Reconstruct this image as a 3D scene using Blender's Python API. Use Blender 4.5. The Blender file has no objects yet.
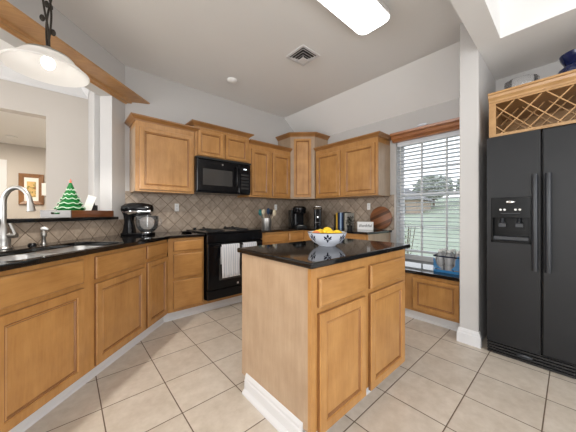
import bpy, bmesh, math, random
from mathutils import Vector, Matrix
random.seed(7)
C = bpy.context.scene.collection
PI = math.pi
R2 = math.sqrt(2)

# ---------------------------------------------------------------- camera, world, lights, exposure
cam_d = bpy.data.cameras.new('camera')
cam = bpy.data.objects.new('camera', cam_d); C.objects.link(cam)
cam.location = (0, 0, 1.14)
cam.rotation_euler = (PI/2, 0, math.radians(-41.484))
cam_d.sensor_width = 36.0
cam_d.lens = 250.5/576*36
cam_d.shift_y = -3.1/576
cam_d.clip_start = 0.02
bpy.context.scene.camera = cam

world = bpy.data.worlds.new('sky'); bpy.context.scene.world = world
world.use_nodes = True
wn = world.node_tree.nodes; wl = world.node_tree.links
for n in list(wn): wn.remove(n)
w_out = wn.new('ShaderNodeOutputWorld'); w_bg = wn.new('ShaderNodeBackground')
w_tc = wn.new('ShaderNodeTexCoord'); w_sep = wn.new('ShaderNodeSeparateXYZ'); w_ramp = wn.new('ShaderNodeValToRGB')
w_noise = wn.new('ShaderNodeTexNoise'); w_mix = wn.new('ShaderNodeMix'); w_mix.data_type = 'RGBA'
wl.new(w_tc.outputs['Generated'], w_sep.inputs[0]); wl.new(w_sep.outputs['Z'], w_ramp.inputs[0])
w_ramp.color_ramp.elements[0].position = 0.0; w_ramp.color_ramp.elements[0].color = (0.95, 0.97, 1.0, 1)
w_ramp.color_ramp.elements[1].position = 0.6; w_ramp.color_ramp.elements[1].color = (0.45, 0.66, 0.95, 1)
w_noise.inputs['Scale'].default_value = 2.5; w_noise.inputs['Detail'].default_value = 6
wl.new(w_tc.outputs['Generated'], w_noise.inputs['Vector'])
wl.new(w_noise.outputs['Fac'], w_mix.inputs['Factor']); wl.new(w_ramp.outputs[0], w_mix.inputs['A'])
w_mix.inputs['B'].default_value = (1, 1, 1, 1)
wl.new(w_mix.outputs['Result'], w_bg.inputs['Color']); w_bg.inputs['Strength'].default_value = 1.1
wl.new(w_bg.outputs[0], w_out.inputs[0])

def area(name, loc, target, sx, sy, power, col=(1, 1, 1)):
    d = bpy.data.lights.new(name, 'AREA'); d.shape = 'RECTANGLE'; d.size = sx; d.size_y = sy
    d.energy = power; d.color = col
    o = bpy.data.objects.new(name, d); C.objects.link(o); o.location = loc
    o.rotation_euler = (Vector(target)-Vector(loc)).to_track_quat('-Z', 'Y').to_euler()
    return o
# added fill lights in invented openings behind the camera and along the left wall
area('rear_fill', (0.3, -3.1, 1.35), (0.3, 0, 0.5), 3.4, 2.2, 40, (0.98, 0.99, 1.0))
area('left_fill', (-4.3, -0.6, 1.5), (0, -0.4, 0.3), 2.4, 2.0, 60, (0.98, 0.99, 1.0))
area('living_fill', (-4.3, 3.2, 1.6), (0, 3.2, 1.6), 2.0, 1.8, 44, (0.99, 0.99, 1.0))
area('hall_light', (-0.9, 5.7, 2.40), (-0.9, 5.7, 0), 0.5, 0.5, 24, (1.0, 0.90, 0.76))

vs = bpy.context.scene.view_settings
vs.view_transform = 'Standard'; vs.look = 'None'; vs.gamma = 1.0; vs.use_curve_mapping = False
vs.exposure = 0.80
bpy.context.scene.display_settings.display_device = 'sRGB'

# ---------------------------------------------------------------- materials
def srgb(r, g, b):
    def f(c):
        c /= 255.0
        return c/12.92 if c <= 0.04045 else ((c+0.055)/1.055)**2.4
    return (f(r), f(g), f(b), 1)

class NT:
    def __init__(s, name):
        s.m = bpy.data.materials.new(name); s.m.use_nodes = True
        s.n = s.m.node_tree.nodes; s.l = s.m.node_tree.links
        s.b = s.n['Principled BSDF']
    def new(s, t, **kw):
        x = s.n.new(t)
        for k, v in kw.items(): setattr(x, k, v)
        return x
    def put(s, v, sock):
        if hasattr(v, 'is_output') or isinstance(v, bpy.types.NodeSocket): s.l.new(v, sock)
        else: sock.default_value = v
    def math(s, op, a, b=0.0, c=None):
        x = s.new('ShaderNodeMath', operation=op); s.put(a, x.inputs[0]); s.put(b, x.inputs[1])
        if c is not None: s.put(c, x.inputs[2])
        return x.outputs[0]
    def mix(s, f, a, b, blend='MIX'):
        x = s.new('ShaderNodeMix', data_type='RGBA', blend_type=blend)
        s.put(f, x.inputs['Factor']); s.put(a, x.inputs['A']); s.put(b, x.inputs['B'])
        return x.outputs['Result']
    def noise(s, vec, scale, detail=3, rough=0.5):
        x = s.new('ShaderNodeTexNoise'); s.l.new(vec, x.inputs['Vector'])
        x.inputs['Scale'].default_value = scale; x.inputs['Detail'].default_value = detail; x.inputs['Roughness'].default_value = rough
        return x.outputs['Fac']
    def maprange(s, v, a, b, c=0.0, d=1.0):
        x = s.new('ShaderNodeMapRange'); s.put(v, x.inputs[0])
        for i, q in enumerate((a, b, c, d)): x.inputs[i+1].default_value = q
        return x.outputs[0]
    def bump(s, h, strength=0.3, dist=0.002):
        x = s.new('ShaderNodeBump'); x.inputs['Strength'].default_value = strength; x.inputs['Distance'].default_value = dist
        s.l.new(h, x.inputs['Height']); s.l.new(x.outputs[0], s.b.inputs['Normal'])
    def setp(s, **kw):
        for k, v in kw.items():
            s.put(v, s.b.inputs[k.replace('_', ' ')])
        return s.m

def plain(name, col, rough=0.5, metal=0.0, var=0.06, scale=9.0, **kw):
    t = NT(name); tc = t.new('ShaderNodeTexCoord').outputs['Object']
    f = t.noise(tc, scale, 4)
    d = tuple(c*(1-var) for c in col[:3])+(1,); l = tuple(min(1, c*(1+var)) for c in col[:3])+(1,)
    t.setp(Base_Color=t.mix(f, d, l), Roughness=rough, Metallic=metal)
    for k, v in kw.items(): t.put(v, t.b.inputs[k.replace('_', ' ')])
    return t.m

def wood(name, dark, light, axis='z', rough=0.33, coat=0.25, grain=1.0):
    t = NT(name); tc = t.new('ShaderNodeTexCoord').outputs['Object']
    oi = t.new('ShaderNodeObjectInfo').outputs['Random']
    off = t.new('ShaderNodeCombineXYZ'); t.l.new(t.math('MULTIPLY', oi, 31.0), off.inputs[0]); t.l.new(t.math('MULTIPLY', oi, 17.0), off.inputs[2])
    add = t.new('ShaderNodeVectorMath', operation='ADD'); t.l.new(tc, add.inputs[0]); t.l.new(off.outputs[0], add.inputs[1])
    mp = t.new('ShaderNodeMapping'); t.l.new(add.outputs[0], mp.inputs[0])
    mp.inputs['Scale'].default_value = {'z': (14, 14, 1.6), 'x': (1.6, 14, 14), 'y': (14, 1.6, 14)}[axis]
    g1 = t.noise(mp.outputs[0], 1.6, 6, 0.6); g2 = t.noise(mp.outputs[0], 6.0, 4, 0.6)
    bl = t.noise(add.outputs[0], 6.0, 4)
    f = t.math('ADD', t.math('MULTIPLY', g1, 0.38), t.math('ADD', t.math('MULTIPLY', g2, 0.22), t.math('MULTIPLY', bl, 0.45)))
    f = t.maprange(f, 0.5-0.16/grain, 0.5+0.18/grain)
    col = t.mix(f, dark, light)
    hs = t.new('ShaderNodeHueSaturation'); t.l.new(col, hs.inputs['Color']); t.l.new(t.maprange(oi, 0, 1, 0.93, 1.05), hs.inputs['Value'])
    t.bump(g2, 0.08, 0.001)
    return t.setp(Base_Color=hs.outputs[0], Roughness=rough, Coat_Weight=coat, Coat_Roughness=0.2)

def tiles(name, d1, d2, size, o1, o2, grout, ca, cb, gcol, rough=0.35, randv=0.12, nscale=14.0):
    t = NT(name); P = t.new('ShaderNodeNewGeometry').outputs['Position']
    def ax(d, o):
        x = t.new('ShaderNodeVectorMath', operation='DOT_PRODUCT'); t.l.new(P, x.inputs[0]); x.inputs[1].default_value = d
        v = t.math('DIVIDE', t.math('SUBTRACT', x.outputs['Value'], o), size)
        fr = t.math('FRACT', v); fl = t.math('FLOOR', v)
        return t.math('MULTIPLY', t.math('MINIMUM', fr, t.math('SUBTRACT', 1.0, fr)), size), fl
    e1, f1 = ax(d1, o1); e2, f2 = ax(d2, o2)
    e = t.math('MINIMUM', e1, e2)
    mask = t.maprange(e, grout*0.5-0.0006, grout*0.5+0.0012)
    cx = t.new('ShaderNodeCombineXYZ'); t.l.new(f1, cx.inputs[0]); t.l.new(f2, cx.inputs[1])
    wnz = t.new('ShaderNodeTexWhiteNoise'); t.l.new(cx.outputs[0], wnz.inputs['Vector'])
    sh = t.new('ShaderNodeVectorMath', operation='ADD'); t.l.new(P, sh.inputs[0]); t.l.new(wnz.outputs['Color'], sh.inputs[1])
    nz = t.math('ADD', t.math('MULTIPLY', t.noise(sh.outputs[0], nscale, 6, 0.65), 0.7), t.math('MULTIPLY', t.noise(sh.outputs[0], nscale*0.3, 3), 0.3))
    col = t.mix(t.maprange(nz, 0.33, 0.68), ca, cb)
    hs = t.new('ShaderNodeHueSaturation'); t.l.new(col, hs.inputs['Color'])
    t.l.new(t.maprange(wnz.outputs['Value'], 0, 1, 1-randv, 1+randv), hs.inputs['Value'])
    full = t.mix(mask, gcol, hs.outputs[0])
    t.bump(t.math('ADD', mask, t.math('MULTIPLY', nz, 0.15)), 0.5, 0.003)
    return t.setp(Base_Color=full, Roughness=t.maprange(mask, 0, 1, 0.85, rough))

def granite(name):
    t = NT(name); P = t.new('ShaderNodeTexCoord').outputs['Object']
    v = t.new('ShaderNodeTexVoronoi'); t.l.new(P, v.inputs['Vector']); v.inputs['Scale'].default_value = 210
    sp = t.maprange(v.outputs['Distance'], 0.05, 0.3, 1, 0)
    n = t.noise(P, 60, 5, 0.7)
    f = t.math('MULTIPLY', sp, t.maprange(n, 0.5, 0.66))
    return t.setp(Base_Color=t.mix(f, (0.007, 0.007, 0.007, 1), (0.10, 0.085, 0.07, 1)), Roughness=0.06, Specular_IOR_Level=0.6)

def glassy(name, col=(1, 1, 1, 1), rough=0.02, ior=1.45, weight=1.0):
    t = NT(name); tc = t.new('ShaderNodeTexCoord').outputs['Object']
    f = t.noise(tc, 3, 2); d = tuple(c*0.98 for c in col[:3])+(1,)
    return t.setp(Base_Color=t.mix(f, d, col), Roughness=rough, IOR=ior, Transmission_Weight=weight)

def pane_mat(name):
    t = NT(name)
    tr = t.new('ShaderNodeBsdfTransparent'); gl = t.new('ShaderNodeBsdfGlossy'); gl.inputs['Roughness'].default_value = 0.03
    lw = t.new('ShaderNodeLayerWeight'); lw.inputs[0].default_value = 0.12
    mx = t.new('ShaderNodeMixShader'); t.l.new(t.math('MULTIPLY', lw.outputs['Fresnel'], 0.6), mx.inputs[0])
    t.l.new(tr.outputs[0], mx.inputs[1]); t.l.new(gl.outputs[0], mx.inputs[2])
    t.l.new(mx.outputs[0], t.n['Material Output'].inputs[0]); return t.m

def thin_glass(name, haze=0.06):
    t = NT(name)
    tr = t.new('ShaderNodeBsdfTransparent'); gl = t.new('ShaderNodeBsdfGlossy'); gl.inputs['Roughness'].default_value = 0.04
    df = t.new('ShaderNodeBsdfDiffuse'); df.inputs[0].default_value = (0.8, 0.82, 0.84, 1)
    lw = t.new('ShaderNodeLayerWeight'); lw.inputs[0].default_value = 0.35
    m1 = t.new('ShaderNodeMixShader'); m1.inputs[0].default_value = haze
    t.l.new(tr.outputs[0], m1.inputs[1]); t.l.new(df.outputs[0], m1.inputs[2])
    m2 = t.new('ShaderNodeMixShader'); t.l.new(t.math('MULTIPLY', lw.outputs['Fresnel'], 0.9), m2.inputs[0])
    t.l.new(m1.outputs[0], m2.inputs[1]); t.l.new(gl.outputs[0], m2.inputs[2])
    t.l.new(m2.outputs[0], t.n['Material Output'].inputs[0]); return t.m

def glow(name, col, strength):
    t = NT(name); return t.setp(Base_Color=col, Emission_Color=col, Emission_Strength=strength, Roughness=0.6)

def wall_paint(name, col):
    t = NT(name); P = t.new('ShaderNodeNewGeometry').outputs['Position']
    n = t.noise(P, 3, 3); h = t.noise(P, 160, 3)
    t.bump(h, 0.12, 0.001)
    return t.setp(Base_Color=t.mix(n, tuple(c*0.97 for c in col[:3])+(1,), col), Roughness=0.75)

M = {}
M['paint'] = wall_paint('warm_grey_wall_paint', srgb(197, 195, 193))
M['paint_beige'] = wall_paint('beige_wall_paint', srgb(202, 195, 187))
M['ceiling'] = wall_paint('ceiling_paint', srgb(240, 240, 239))
M['trim'] = plain('white_trim_paint', srgb(222, 222, 223), 0.4, var=0.02)
M['panel_white'] = plain('white_plastic', srgb(240, 240, 238), 0.4, var=0.02)
M['maple'] = wood('honey_maple', srgb(160, 110, 56), srgb(196, 146, 86), 'z')
M['maple_x'] = wood('honey_maple_horizontal', srgb(160, 110, 56), srgb(196, 146, 86), 'x')
M['stain_shade'] = wood('honey_maple_stain_shade', srgb(126, 82, 44), srgb(152, 106, 62), 'z')  # darker maple: stain in door grooves, painted shade on door and drawer edges
M['birch'] = wood('pale_birch_veneer', srgb(162, 135, 108), srgb(186, 160, 132), 'z', rough=0.4)
M['crown'] = wood('brown_crown_wood', srgb(132, 90, 48), srgb(168, 120, 70), 'x')
M['cornice'] = wood('red_brown_cornice', srgb(140, 84, 44), srgb(178, 116, 66), 'y')
M['beam'] = wood('header_trim_wood', srgb(158, 112, 66), srgb(196, 150, 98), 'x')
M['rackwood'] = wood('light_rack_wood', srgb(160, 118, 70), srgb(198, 158, 108), 'x')
M['granite'] = granite('black_granite')
M['black'] = plain('black_enamel', (0.004, 0.004, 0.005, 1), 0.16, var=0.1, Specular_IOR_Level=0.3)
M['black_matte'] = plain('black_matte', (0.012, 0.012, 0.012, 1), 0.5, var=0.1)
M['fridge'] = plain('black_textured_steel', (0.009, 0.0095, 0.011, 1), 0.42, var=0.12, scale=40, Specular_IOR_Level=0.35)
M['disp_black'] = plain('dispenser_black_plastic', (0.003,0.003,0.003,1), 0.25, Specular_IOR_Level=0.2)
M['fridge_side'] = plain('fridge_side_black', (0.012, 0.012, 0.012, 1), 0.5)
M['handle'] = plain('charcoal_handle', (0.025, 0.028, 0.034, 1), 0.35)
M['darkglass'] = plain('dark_glass', (0.012, 0.012, 0.012, 1), 0.05)
M['mwglass'] = plain('microwave_window_glass', (0.05, 0.048, 0.046, 1), 0.12)
M['steel'] = plain('brushed_steel', (0.60, 0.59, 0.57, 1), 0.4, 1.0, var=0.08, scale=60)
M['nickel'] = plain('satin_nickel', (0.42, 0.41, 0.39, 1), 0.34, 1.0)
M['chrome'] = plain('chrome', (0.8, 0.8, 0.8, 1), 0.08, 1.0, var=0.01)
M['bronze'] = plain('bronze_metal', (0.035, 0.028, 0.022, 1), 0.45, 0.6)
M['glass'] = thin_glass('clear_glass', 0.07)
M['pane'] = pane_mat('window_pane_glass')
M['lens'] = glow('fluorescent_diffuser', (1, 0.99, 0.97, 1), 3.4)
M['bulb'] = glow('lit_bulb', (1, 0.98, 0.95, 1), 3)
M['blind'] = plain('white_blind_slats', srgb(214, 218, 224), 0.45, var=0.02)
M['cord'] = plain('white_cord', srgb(215, 215, 212), 0.7)
M['navy'] = plain('navy_glaze', srgb(18, 28, 70), 0.1)
M['white_cer'] = plain('white_glazed_ceramic', srgb(226, 230, 240), 0.15, var=0.02)
M['bluepaint'] = plain('dark_blue_glaze', srgb(20, 26, 52), 0.2)
M['lemon'] = plain('lemon_peel', srgb(240, 200, 40), 0.45, var=0.1, scale=30)
M['lemon2'] = plain('peach_peel', srgb(224, 130, 90), 0.45, var=0.15, scale=30)
M['green'] = plain('green_glaze', srgb(30, 110, 52), 0.2, var=0.25, scale=40)
M['snow'] = plain('pale_green_white_glaze', srgb(198, 226, 196), 0.3)
M['orange'] = plain('orange_red_glaze', srgb(226, 96, 60), 0.3)
M['traywood'] = wood('tray_brown_wood', srgb(88, 50, 26), srgb(128, 76, 42), 'x')
M['greywood'] = wood('tray_end_grey_wood', srgb(84, 78, 72), srgb(112, 105, 98), 'y')  # grey tone for the tray's end panel, beside its brown sides
M['white_paper'] = plain('white_card', srgb(240, 238, 232), 0.6, var=0.02)
M['towel'] = None
M['teal'] = plain('teal_silicone', srgb(40, 110, 112), 0.5)
M['cream'] = plain('cream_silicone', srgb(220, 208, 180), 0.5)
M['blue'] = plain('deep_blue_silicone', srgb(24, 52, 84), 0.5)
M['bluewrap'] = plain('blue_printed_wrap', srgb(60, 150, 215), 0.2, var=0.2, scale=25, Alpha=0.6)
M['bottle'] = thin_glass('bottle_plastic', 0.32)
M['grille'] = plain('grille_black', (0.01, 0.01, 0.01, 1), 0.4)

def towel_mat():
    t = NT('striped_towel_cloth'); tc = t.new('ShaderNodeTexCoord').outputs['Object']
    sp = t.new('ShaderNodeSeparateXYZ'); t.l.new(tc, sp.inputs[0])
    s = t.math('FRACT', t.math('MULTIPLY', sp.outputs[0], 34.0))
    k = t.math('GREATER_THAN', s, 0.62)
    t.bump(t.noise(tc, 300, 2), 0.4, 0.001)
    return t.setp(Base_Color=t.mix(k, srgb(226, 228, 232), srgb(198, 204, 213)), Roughness=0.9)
M['towel'] = towel_mat()

def board_mat():
    t = NT('striped_acacia_wood'); tc = t.new('ShaderNodeTexCoord').outputs['Object']
    sp = t.new('ShaderNodeSeparateXYZ'); t.l.new(tc, sp.inputs[0])
    v = t.math('MULTIPLY', t.math('ADD', t.math('MULTIPLY', sp.outputs[0], -0.45), sp.outputs[2]), 24.0)
    w = t.new('ShaderNodeTexWhiteNoise', noise_dimensions='1D'); t.l.new(t.math('FLOOR', v), w.inputs['W'])
    g = t.noise(tc, 30, 5)
    f = t.math('ADD', t.math('MULTIPLY', w.outputs['Value'], 0.75), t.math('MULTIPLY', g, 0.3))
    return t.setp(Base_Color=t.mix(f, srgb(64, 38, 24), srgb(160, 104, 68)), Roughness=0.4)
M['board'] = board_mat()

def art_mat():
    t = NT('abstract_print'); tc = t.new('ShaderNodeTexCoord').outputs['Object']
    n = t.noise(tc, 14, 4, 0.6); r = t.new('ShaderNodeValToRGB'); t.l.new(n, r.inputs[0])
    e = r.color_ramp.elements; e[0].position = 0.3; e[0].color = srgb(170, 90, 50); e[1].position = 0.7; e[1].color = srgb(226, 190, 120)
    x = e.new(0.5); x.color = srgb(214, 178, 110); y = e.new(0.42); y.color = srgb(120, 120, 60)
    return t.setp(Base_Color=r.outputs[0], Roughness=0.5)
M['art'] = art_mat()

S = 0.3413
M['floor'] = tiles('cream_floor_tile', (1, 0, 0), (0, 1, 0), S, 0.1537, 2.1498, 0.0052,
                   srgb(196, 184, 168), srgb(220, 210, 197), srgb(104, 86, 70), rough=0.32, randv=0.035)
q = 0.7071068
bs = dict(grout=0.005, ca=srgb(142, 126, 110), cb=srgb(186, 169, 151), gcol=srgb(108, 92, 76), rough=0.45, randv=0.13, nscale=20)
M['bs_back'] = tiles('stove_wall_tile', (q, 0, q), (q, 0, -q), 0.118, 0.02, 0.03, **bs)
M['bs_right'] = tiles('window_wall_tile', (0, q, q), (0, q, -q), 0.118, 0.02, 0.03, **bs)
M['bs_diag'] = tiles('pony_wall_tile', (0.5, 0.5, q), (0.5, 0.5, -q), 0.118, 0.02, 0.03, **bs)

def grass_mat():
    t = NT('lawn_grass'); P = t.new('ShaderNodeNewGeometry').outputs['Position']
    n = t.math('ADD', t.math('MULTIPLY', t.noise(P, 0.35, 4), 0.6), t.math('MULTIPLY', t.noise(P, 8, 5), 0.4))
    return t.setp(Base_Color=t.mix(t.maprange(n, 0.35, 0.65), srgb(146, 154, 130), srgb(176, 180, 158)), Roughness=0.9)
M['grass'] = grass_mat()
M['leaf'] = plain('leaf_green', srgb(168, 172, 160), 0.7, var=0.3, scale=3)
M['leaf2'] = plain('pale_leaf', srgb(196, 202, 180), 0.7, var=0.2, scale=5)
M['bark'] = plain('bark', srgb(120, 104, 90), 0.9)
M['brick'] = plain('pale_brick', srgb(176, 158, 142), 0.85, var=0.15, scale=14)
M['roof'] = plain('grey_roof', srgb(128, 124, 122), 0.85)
M['concrete'] = plain('pale_concrete', srgb(200, 198, 192), 0.8)

# ---------------------------------------------------------------- mesh helpers
class MB:
    """collects vertices and faces, becomes one mesh object"""
    def __init__(s): s.v = []; s.f = []; s.mi = []
    def add(s, vs, fs, mi=0):
        o = len(s.v); s.v += [tuple(p) for p in vs]; s.f += [tuple(i+o for i in f) for f in fs]; s.mi += [mi]*len(fs); return s
    def box(s, x0, y0, z0, x1, y1, z1, mi=0):
        x0, x1 = sorted((x0, x1)); y0, y1 = sorted((y0, y1)); z0, z1 = sorted((z0, z1))
        v = [(x0,y0,z0),(x1,y0,z0),(x1,y1,z0),(x0,y1,z0),(x0,y0,z1),(x1,y0,z1),(x1,y1,z1),(x0,y1,z1)]
        return s.add(v, [(0,3,2,1),(4,5,6,7),(0,1,5,4),(1,2,6,5),(2,3,7,6),(3,0,4,7)], mi)
    def prism(s, pts, z0, z1, mi=0):
        n = len(pts); ar = sum(pts[i][0]*pts[(i+1)%n][1]-pts[(i+1)%n][0]*pts[i][1] for i in range(n))
        if ar < 0: pts = pts[::-1]
        v = [(p[0],p[1],z0) for p in pts]+[(p[0],p[1],z1) for p in pts]
        f = [tuple(range(n))[::-1], tuple(range(n, 2*n))]+[(i,(i+1)%n,(i+1)%n+n,i+n) for i in range(n)]
        return s.add(v, f, mi)
    def rings(s, x0, z0, x1, z1, prof, mi=0, dark=()):
        """rectangular panel in the xz plane; prof = [(inset, y), ...] from back to front centre"""
        v = []; f = []
        for i, y in prof: v += [(x0+i,y,z0+i),(x1-i,y,z0+i),(x1-i,y,z1-i),(x0+i,y,z1-i)]
        n = len(prof); f.append((0,3,2,1)[::-1] if False else (3,2,1,0))
        for k in range(n-1):
            for j in range(4): f.append((4*k+j, 4*k+(j+1)%4, 4*(k+1)+(j+1)%4, 4*(k+1)+j))
        b = 4*(n-1); f.append((b,b+1,b+2,b+3))
        s.add(v, f, mi)
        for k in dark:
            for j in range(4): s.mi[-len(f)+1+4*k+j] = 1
        return s
    def lathe(s, prof, seg=24, cx=0, cy=0, mi=0, cap=True):
        v = []; f = []; n = len(prof)
        for r, z in prof:
            for k in range(seg):
                a = 2*PI*k/seg; v.append((cx+r*math.cos(a), cy+r*math.sin(a), z))
        for i in range(n-1):
            for k in range(seg):
                k2 = (k+1)%seg; f.append((i*seg+k, i*seg+k2, (i+1)*seg+k2, (i+1)*seg+k))
        if cap:
            if prof[0][0] > 1e-5: f.append(tuple(range(seg))[::-1])
            if prof[-1][0] > 1e-5: f.append(tuple(range((n-1)*seg, n*seg)))
        return s.add(v, f, mi)
    def tube(s, pts, r, seg=10, mi=0, radii=None):
        pts = [Vector(p) for p in pts]; n = len(pts); v = []; f = []
        t0 = (pts[1]-pts[0]).normalized(); up = Vector((0,0,1)) if abs(t0.z) < 0.9 else Vector((1,0,0))
        nrm = (up-t0*up.dot(t0)).normalized()
        for i in range(n):
            t = ((pts[min(i+1,n-1)]-pts[max(i-1,0)])).normalized()
            nrm = (nrm-t*nrm.dot(t)).normalized(); b = t.cross(nrm)
            rr = radii[i] if radii else r
            for k in range(seg):
                a = 2*PI*k/seg; v.append(tuple(pts[i]+(nrm*math.cos(a)+b*math.sin(a))*rr))
        for i in range(n-1):
            for k in range(seg):
                k2 = (k+1)%seg; f.append((i*seg+k, i*seg+k2, (i+1)*seg+k2, (i+1)*seg+k))
        f.append(tuple(range(seg))[::-1]); f.append(tuple(range((n-1)*seg, n*seg)))
        return s.add(v, f, mi)
    def sphere(s, c, rx, ry, rz, seg=16, rg=10, mi=0):
        prof = [(max(1e-6, math.sin(PI*i/rg)), -math.cos(PI*i/rg)) for i in range(rg+1)]
        o = len(s.v); s.lathe(prof, seg, mi=mi, cap=False)
        for i in range(o, len(s.v)):
            x, y, z = s.v[i]; s.v[i] = (c[0]+x*rx, c[1]+y*ry, c[2]+z*rz)
        return s
    def sweep(s, path, prof, mi=0, side=1):
        """path [(x,y)] walked with outward on the right hand; prof [(out,z)] closed polygon"""
        n = len(path); m = len(prof); v = []; f = []
        for i in range(n):
            def nr(a, b):
                d = Vector((b[0]-a[0], b[1]-a[1])).normalized(); return Vector((d.y, -d.x))*side
            if i == 0: o = nr(path[0], path[1])
            elif i == n-1: o = nr(path[-2], path[-1])
            else:
                a, b = nr(path[i-1], path[i]), nr(path[i], path[i+1]); o = (a+b).normalized(); o = o/max(0.3, o.dot(a))
            for out, z in prof: v.append((path[i][0]+o.x*out, path[i][1]+o.y*out, z))
        for i in range(n-1):
            for k in range(m):
                k2 = (k+1)%m; f.append((i*m+k, (i+1)*m+k, (i+1)*m+k2, i*m+k2))
        f.append(tuple(range(m))); f.append(tuple(range((n-1)*m, n*m))[::-1])
        return s.add(v, f, mi)
    def xf(s, mat, start=0):
        for i in range(start, len(s.v)): s.v[i] = tuple(mat @ Vector(s.v[i]))
        return s
    def build(s, name, mat, parent=None, bevel=0, smooth=False, loc=None, rotz=None, seg=2, fixn=True):
        me = bpy.data.meshes.new(name); me.from_pydata(s.v, [], s.f)
        mats = mat if isinstance(mat, (list, tuple)) else [mat]
        for m in mats: me.materials.append(m)
        for p, i in zip(me.polygons, s.mi): p.material_index = i
        if fixn:
            bm = bmesh.new(); bm.from_mesh(me); bmesh.ops.recalc_face_normals(bm, faces=bm.faces[:]); bm.to_mesh(me); bm.free()
        if smooth:
            for p in me.polygons: p.use_smooth = True
            try: me.set_sharp_from_angle(angle=math.radians(40))
            except Exception: pass
        o = bpy.data.objects.new(name, me); C.objects.link(o)
        if parent is not None: o.parent = parent
        if loc is not None: o.location = loc
        if rotz is not None: o.rotation_euler = (0, 0, rotz)
        if bevel:
            b = o.modifiers.new('bevel', 'BEVEL'); b.width = bevel; b.segments = seg; b.limit_method = 'ANGLE'; b.angle_limit = math.radians(50)
        return o

def tag(o, label=None, cat=None, group=None, kind=None):
    if label: o['label'] = label
    if cat: o['category'] = cat
    if group: o['group'] = group
    if kind: o['kind'] = kind
    return o
def thing(name, label, cat, loc=(0,0,0), rotz=0, group=None):
    o = bpy.data.objects.new(name, None); C.objects.link(o); o.empty_display_size = 0.1
    o.location = loc; o.rotation_euler = (0, 0, rotz)
    return tag(o, label, cat, group)
def struct(name, mb, mat, label=None, **kw):
    o = mb.build(name, mat, **kw); o['kind'] = 'structure'
    if label: o['label'] = label
    return o
def copy_tree(o, parent=None):
    c = o.copy(); C.objects.link(c)
    if parent is not None: c.parent = parent
    for ch in list(o.children): copy_tree(ch, c)
    return c
def text_part(name, txt, size, mat, parent, loc, rot=(PI/2,0,0), extrude=0.0008, shear=0.0, align='CENTER'):
    cu = bpy.data.curves.new(name, 'FONT'); cu.body = txt; cu.size = size; cu.extrude = extrude; cu.shear = shear
    cu.align_x = align; cu.align_y = 'CENTER'
    t = bpy.data.objects.new(name+'_tmp', cu); C.objects.link(t)
    dg = bpy.context.evaluated_depsgraph_get(); me = bpy.data.meshes.new_from_object(t.evaluated_get(dg))
    bpy.data.objects.remove(t); bpy.data.curves.remove(cu)
    me.name = name; me.materials.clear(); me.materials.append(mat)
    o = bpy.data.objects.new(name, me); C.objects.link(o); o.parent = parent; o.location = loc; o.rotation_euler = rot
    return o

def dg(t, d, z=0.0):
    """point in the 45-degree sink run: t = distance from the run's corner toward lower left, d = depth from cabinet face"""
    return (0.78-t/R2-d/R2, 2.76-t/R2+d/R2, z)
def dg2(t, d): return dg(t, d)[:2]

CZ = 2.82      # kitchen ceiling
CT = 0.905     # perimeter counter top
# ================================================================= STRUCTURE
struct('floor', MB().box(-4.5, -3.2, -0.12, 3.5, 7.2, 0), M['floor'], 'cream square ceramic floor tiles laid in a straight grid')
# back (stove) wall
struct('wall_back', MB().box(0.5, 3.37, 0, 3.5, 3.52, CZ), M['paint'])
# right wall with window hole
WY0, WY1, WZ0, WZ1 = 0.60, 1.575, 0.49, 2.10
w = MB()
w.box(3.35, WY1, 0, 3.50, 3.37, 2.45); w.box(3.35, -0.62, 0, 3.50, WY0, 2.52)
w.box(3.35, WY0, 0, 3.50, WY1, WZ0); w.box(3.35, WY0, WZ1, 3.50, WY1, 2.45)
struct('wall_right', w, M['paint'])
# ceilings
w = MB(); w.box(-4.5, 3.52, CZ, 0.6, 7.2, CZ+0.1); w.box(-4.5, 0.522, CZ, 2.885, 3.52, CZ+0.1); w.box(-4.5, -3.2, CZ, 2.57, 0.372, CZ+0.1)
struct('ceiling', w, M['ceiling'])
w = MB(); w.add([(2.885,0.523,CZ),(3.36,0.523,2.445),(3.36,3.37,2.445),(2.885,3.37,CZ),(2.885,0.523,CZ+0.1),(3.36,0.523,CZ+0.1),(3.36,3.37,CZ+0.1),(2.885,3.37,CZ+0.1)],
    [(0,1,2,3),(4,5,6,7),(0,1,5,4),(1,2,6,5),(2,3,7,6),(3,0,4,7)])
o = struct('ceiling_slope', w, M['ceiling'])
# soffit over the fridge and beam running toward the camera (bottom at 2.52)
w = MB(); w.box(-4.5, 0.372, 2.52, 2.57, 0.522, CZ); w.box(2.57, -0.62, 2.52, 3.5, 0.522, CZ+0.1)
w.box(2.57, -3.2, 2.52, 2.75, -0.62, CZ+0.1)
struct('ceiling_soffit', w, M['ceiling'])
# fridge partition (pillar)
struct('wall_pillar', MB().box(2.62, 0.522, 0, 3.35, 0.66, 2.835), M['paint'], bevel=0.006)
struct('wall_alcove', MB().box(2.66, -0.62, 0, 3.35, -0.50, 2.52), M['paint'])
base_prof = [(0,0),(0.017,0),(0.017,0.085),(0.011,0.095),(0.011,0.108),(0.005,0.125),(0,0.128)]
struct('baseboard_pillar', MB().sweep([(2.75,0.66),(2.62,0.66),(2.62,0.522),(2.66,0.522)][::-1], base_prof, side=-1), M['trim'])
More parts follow.
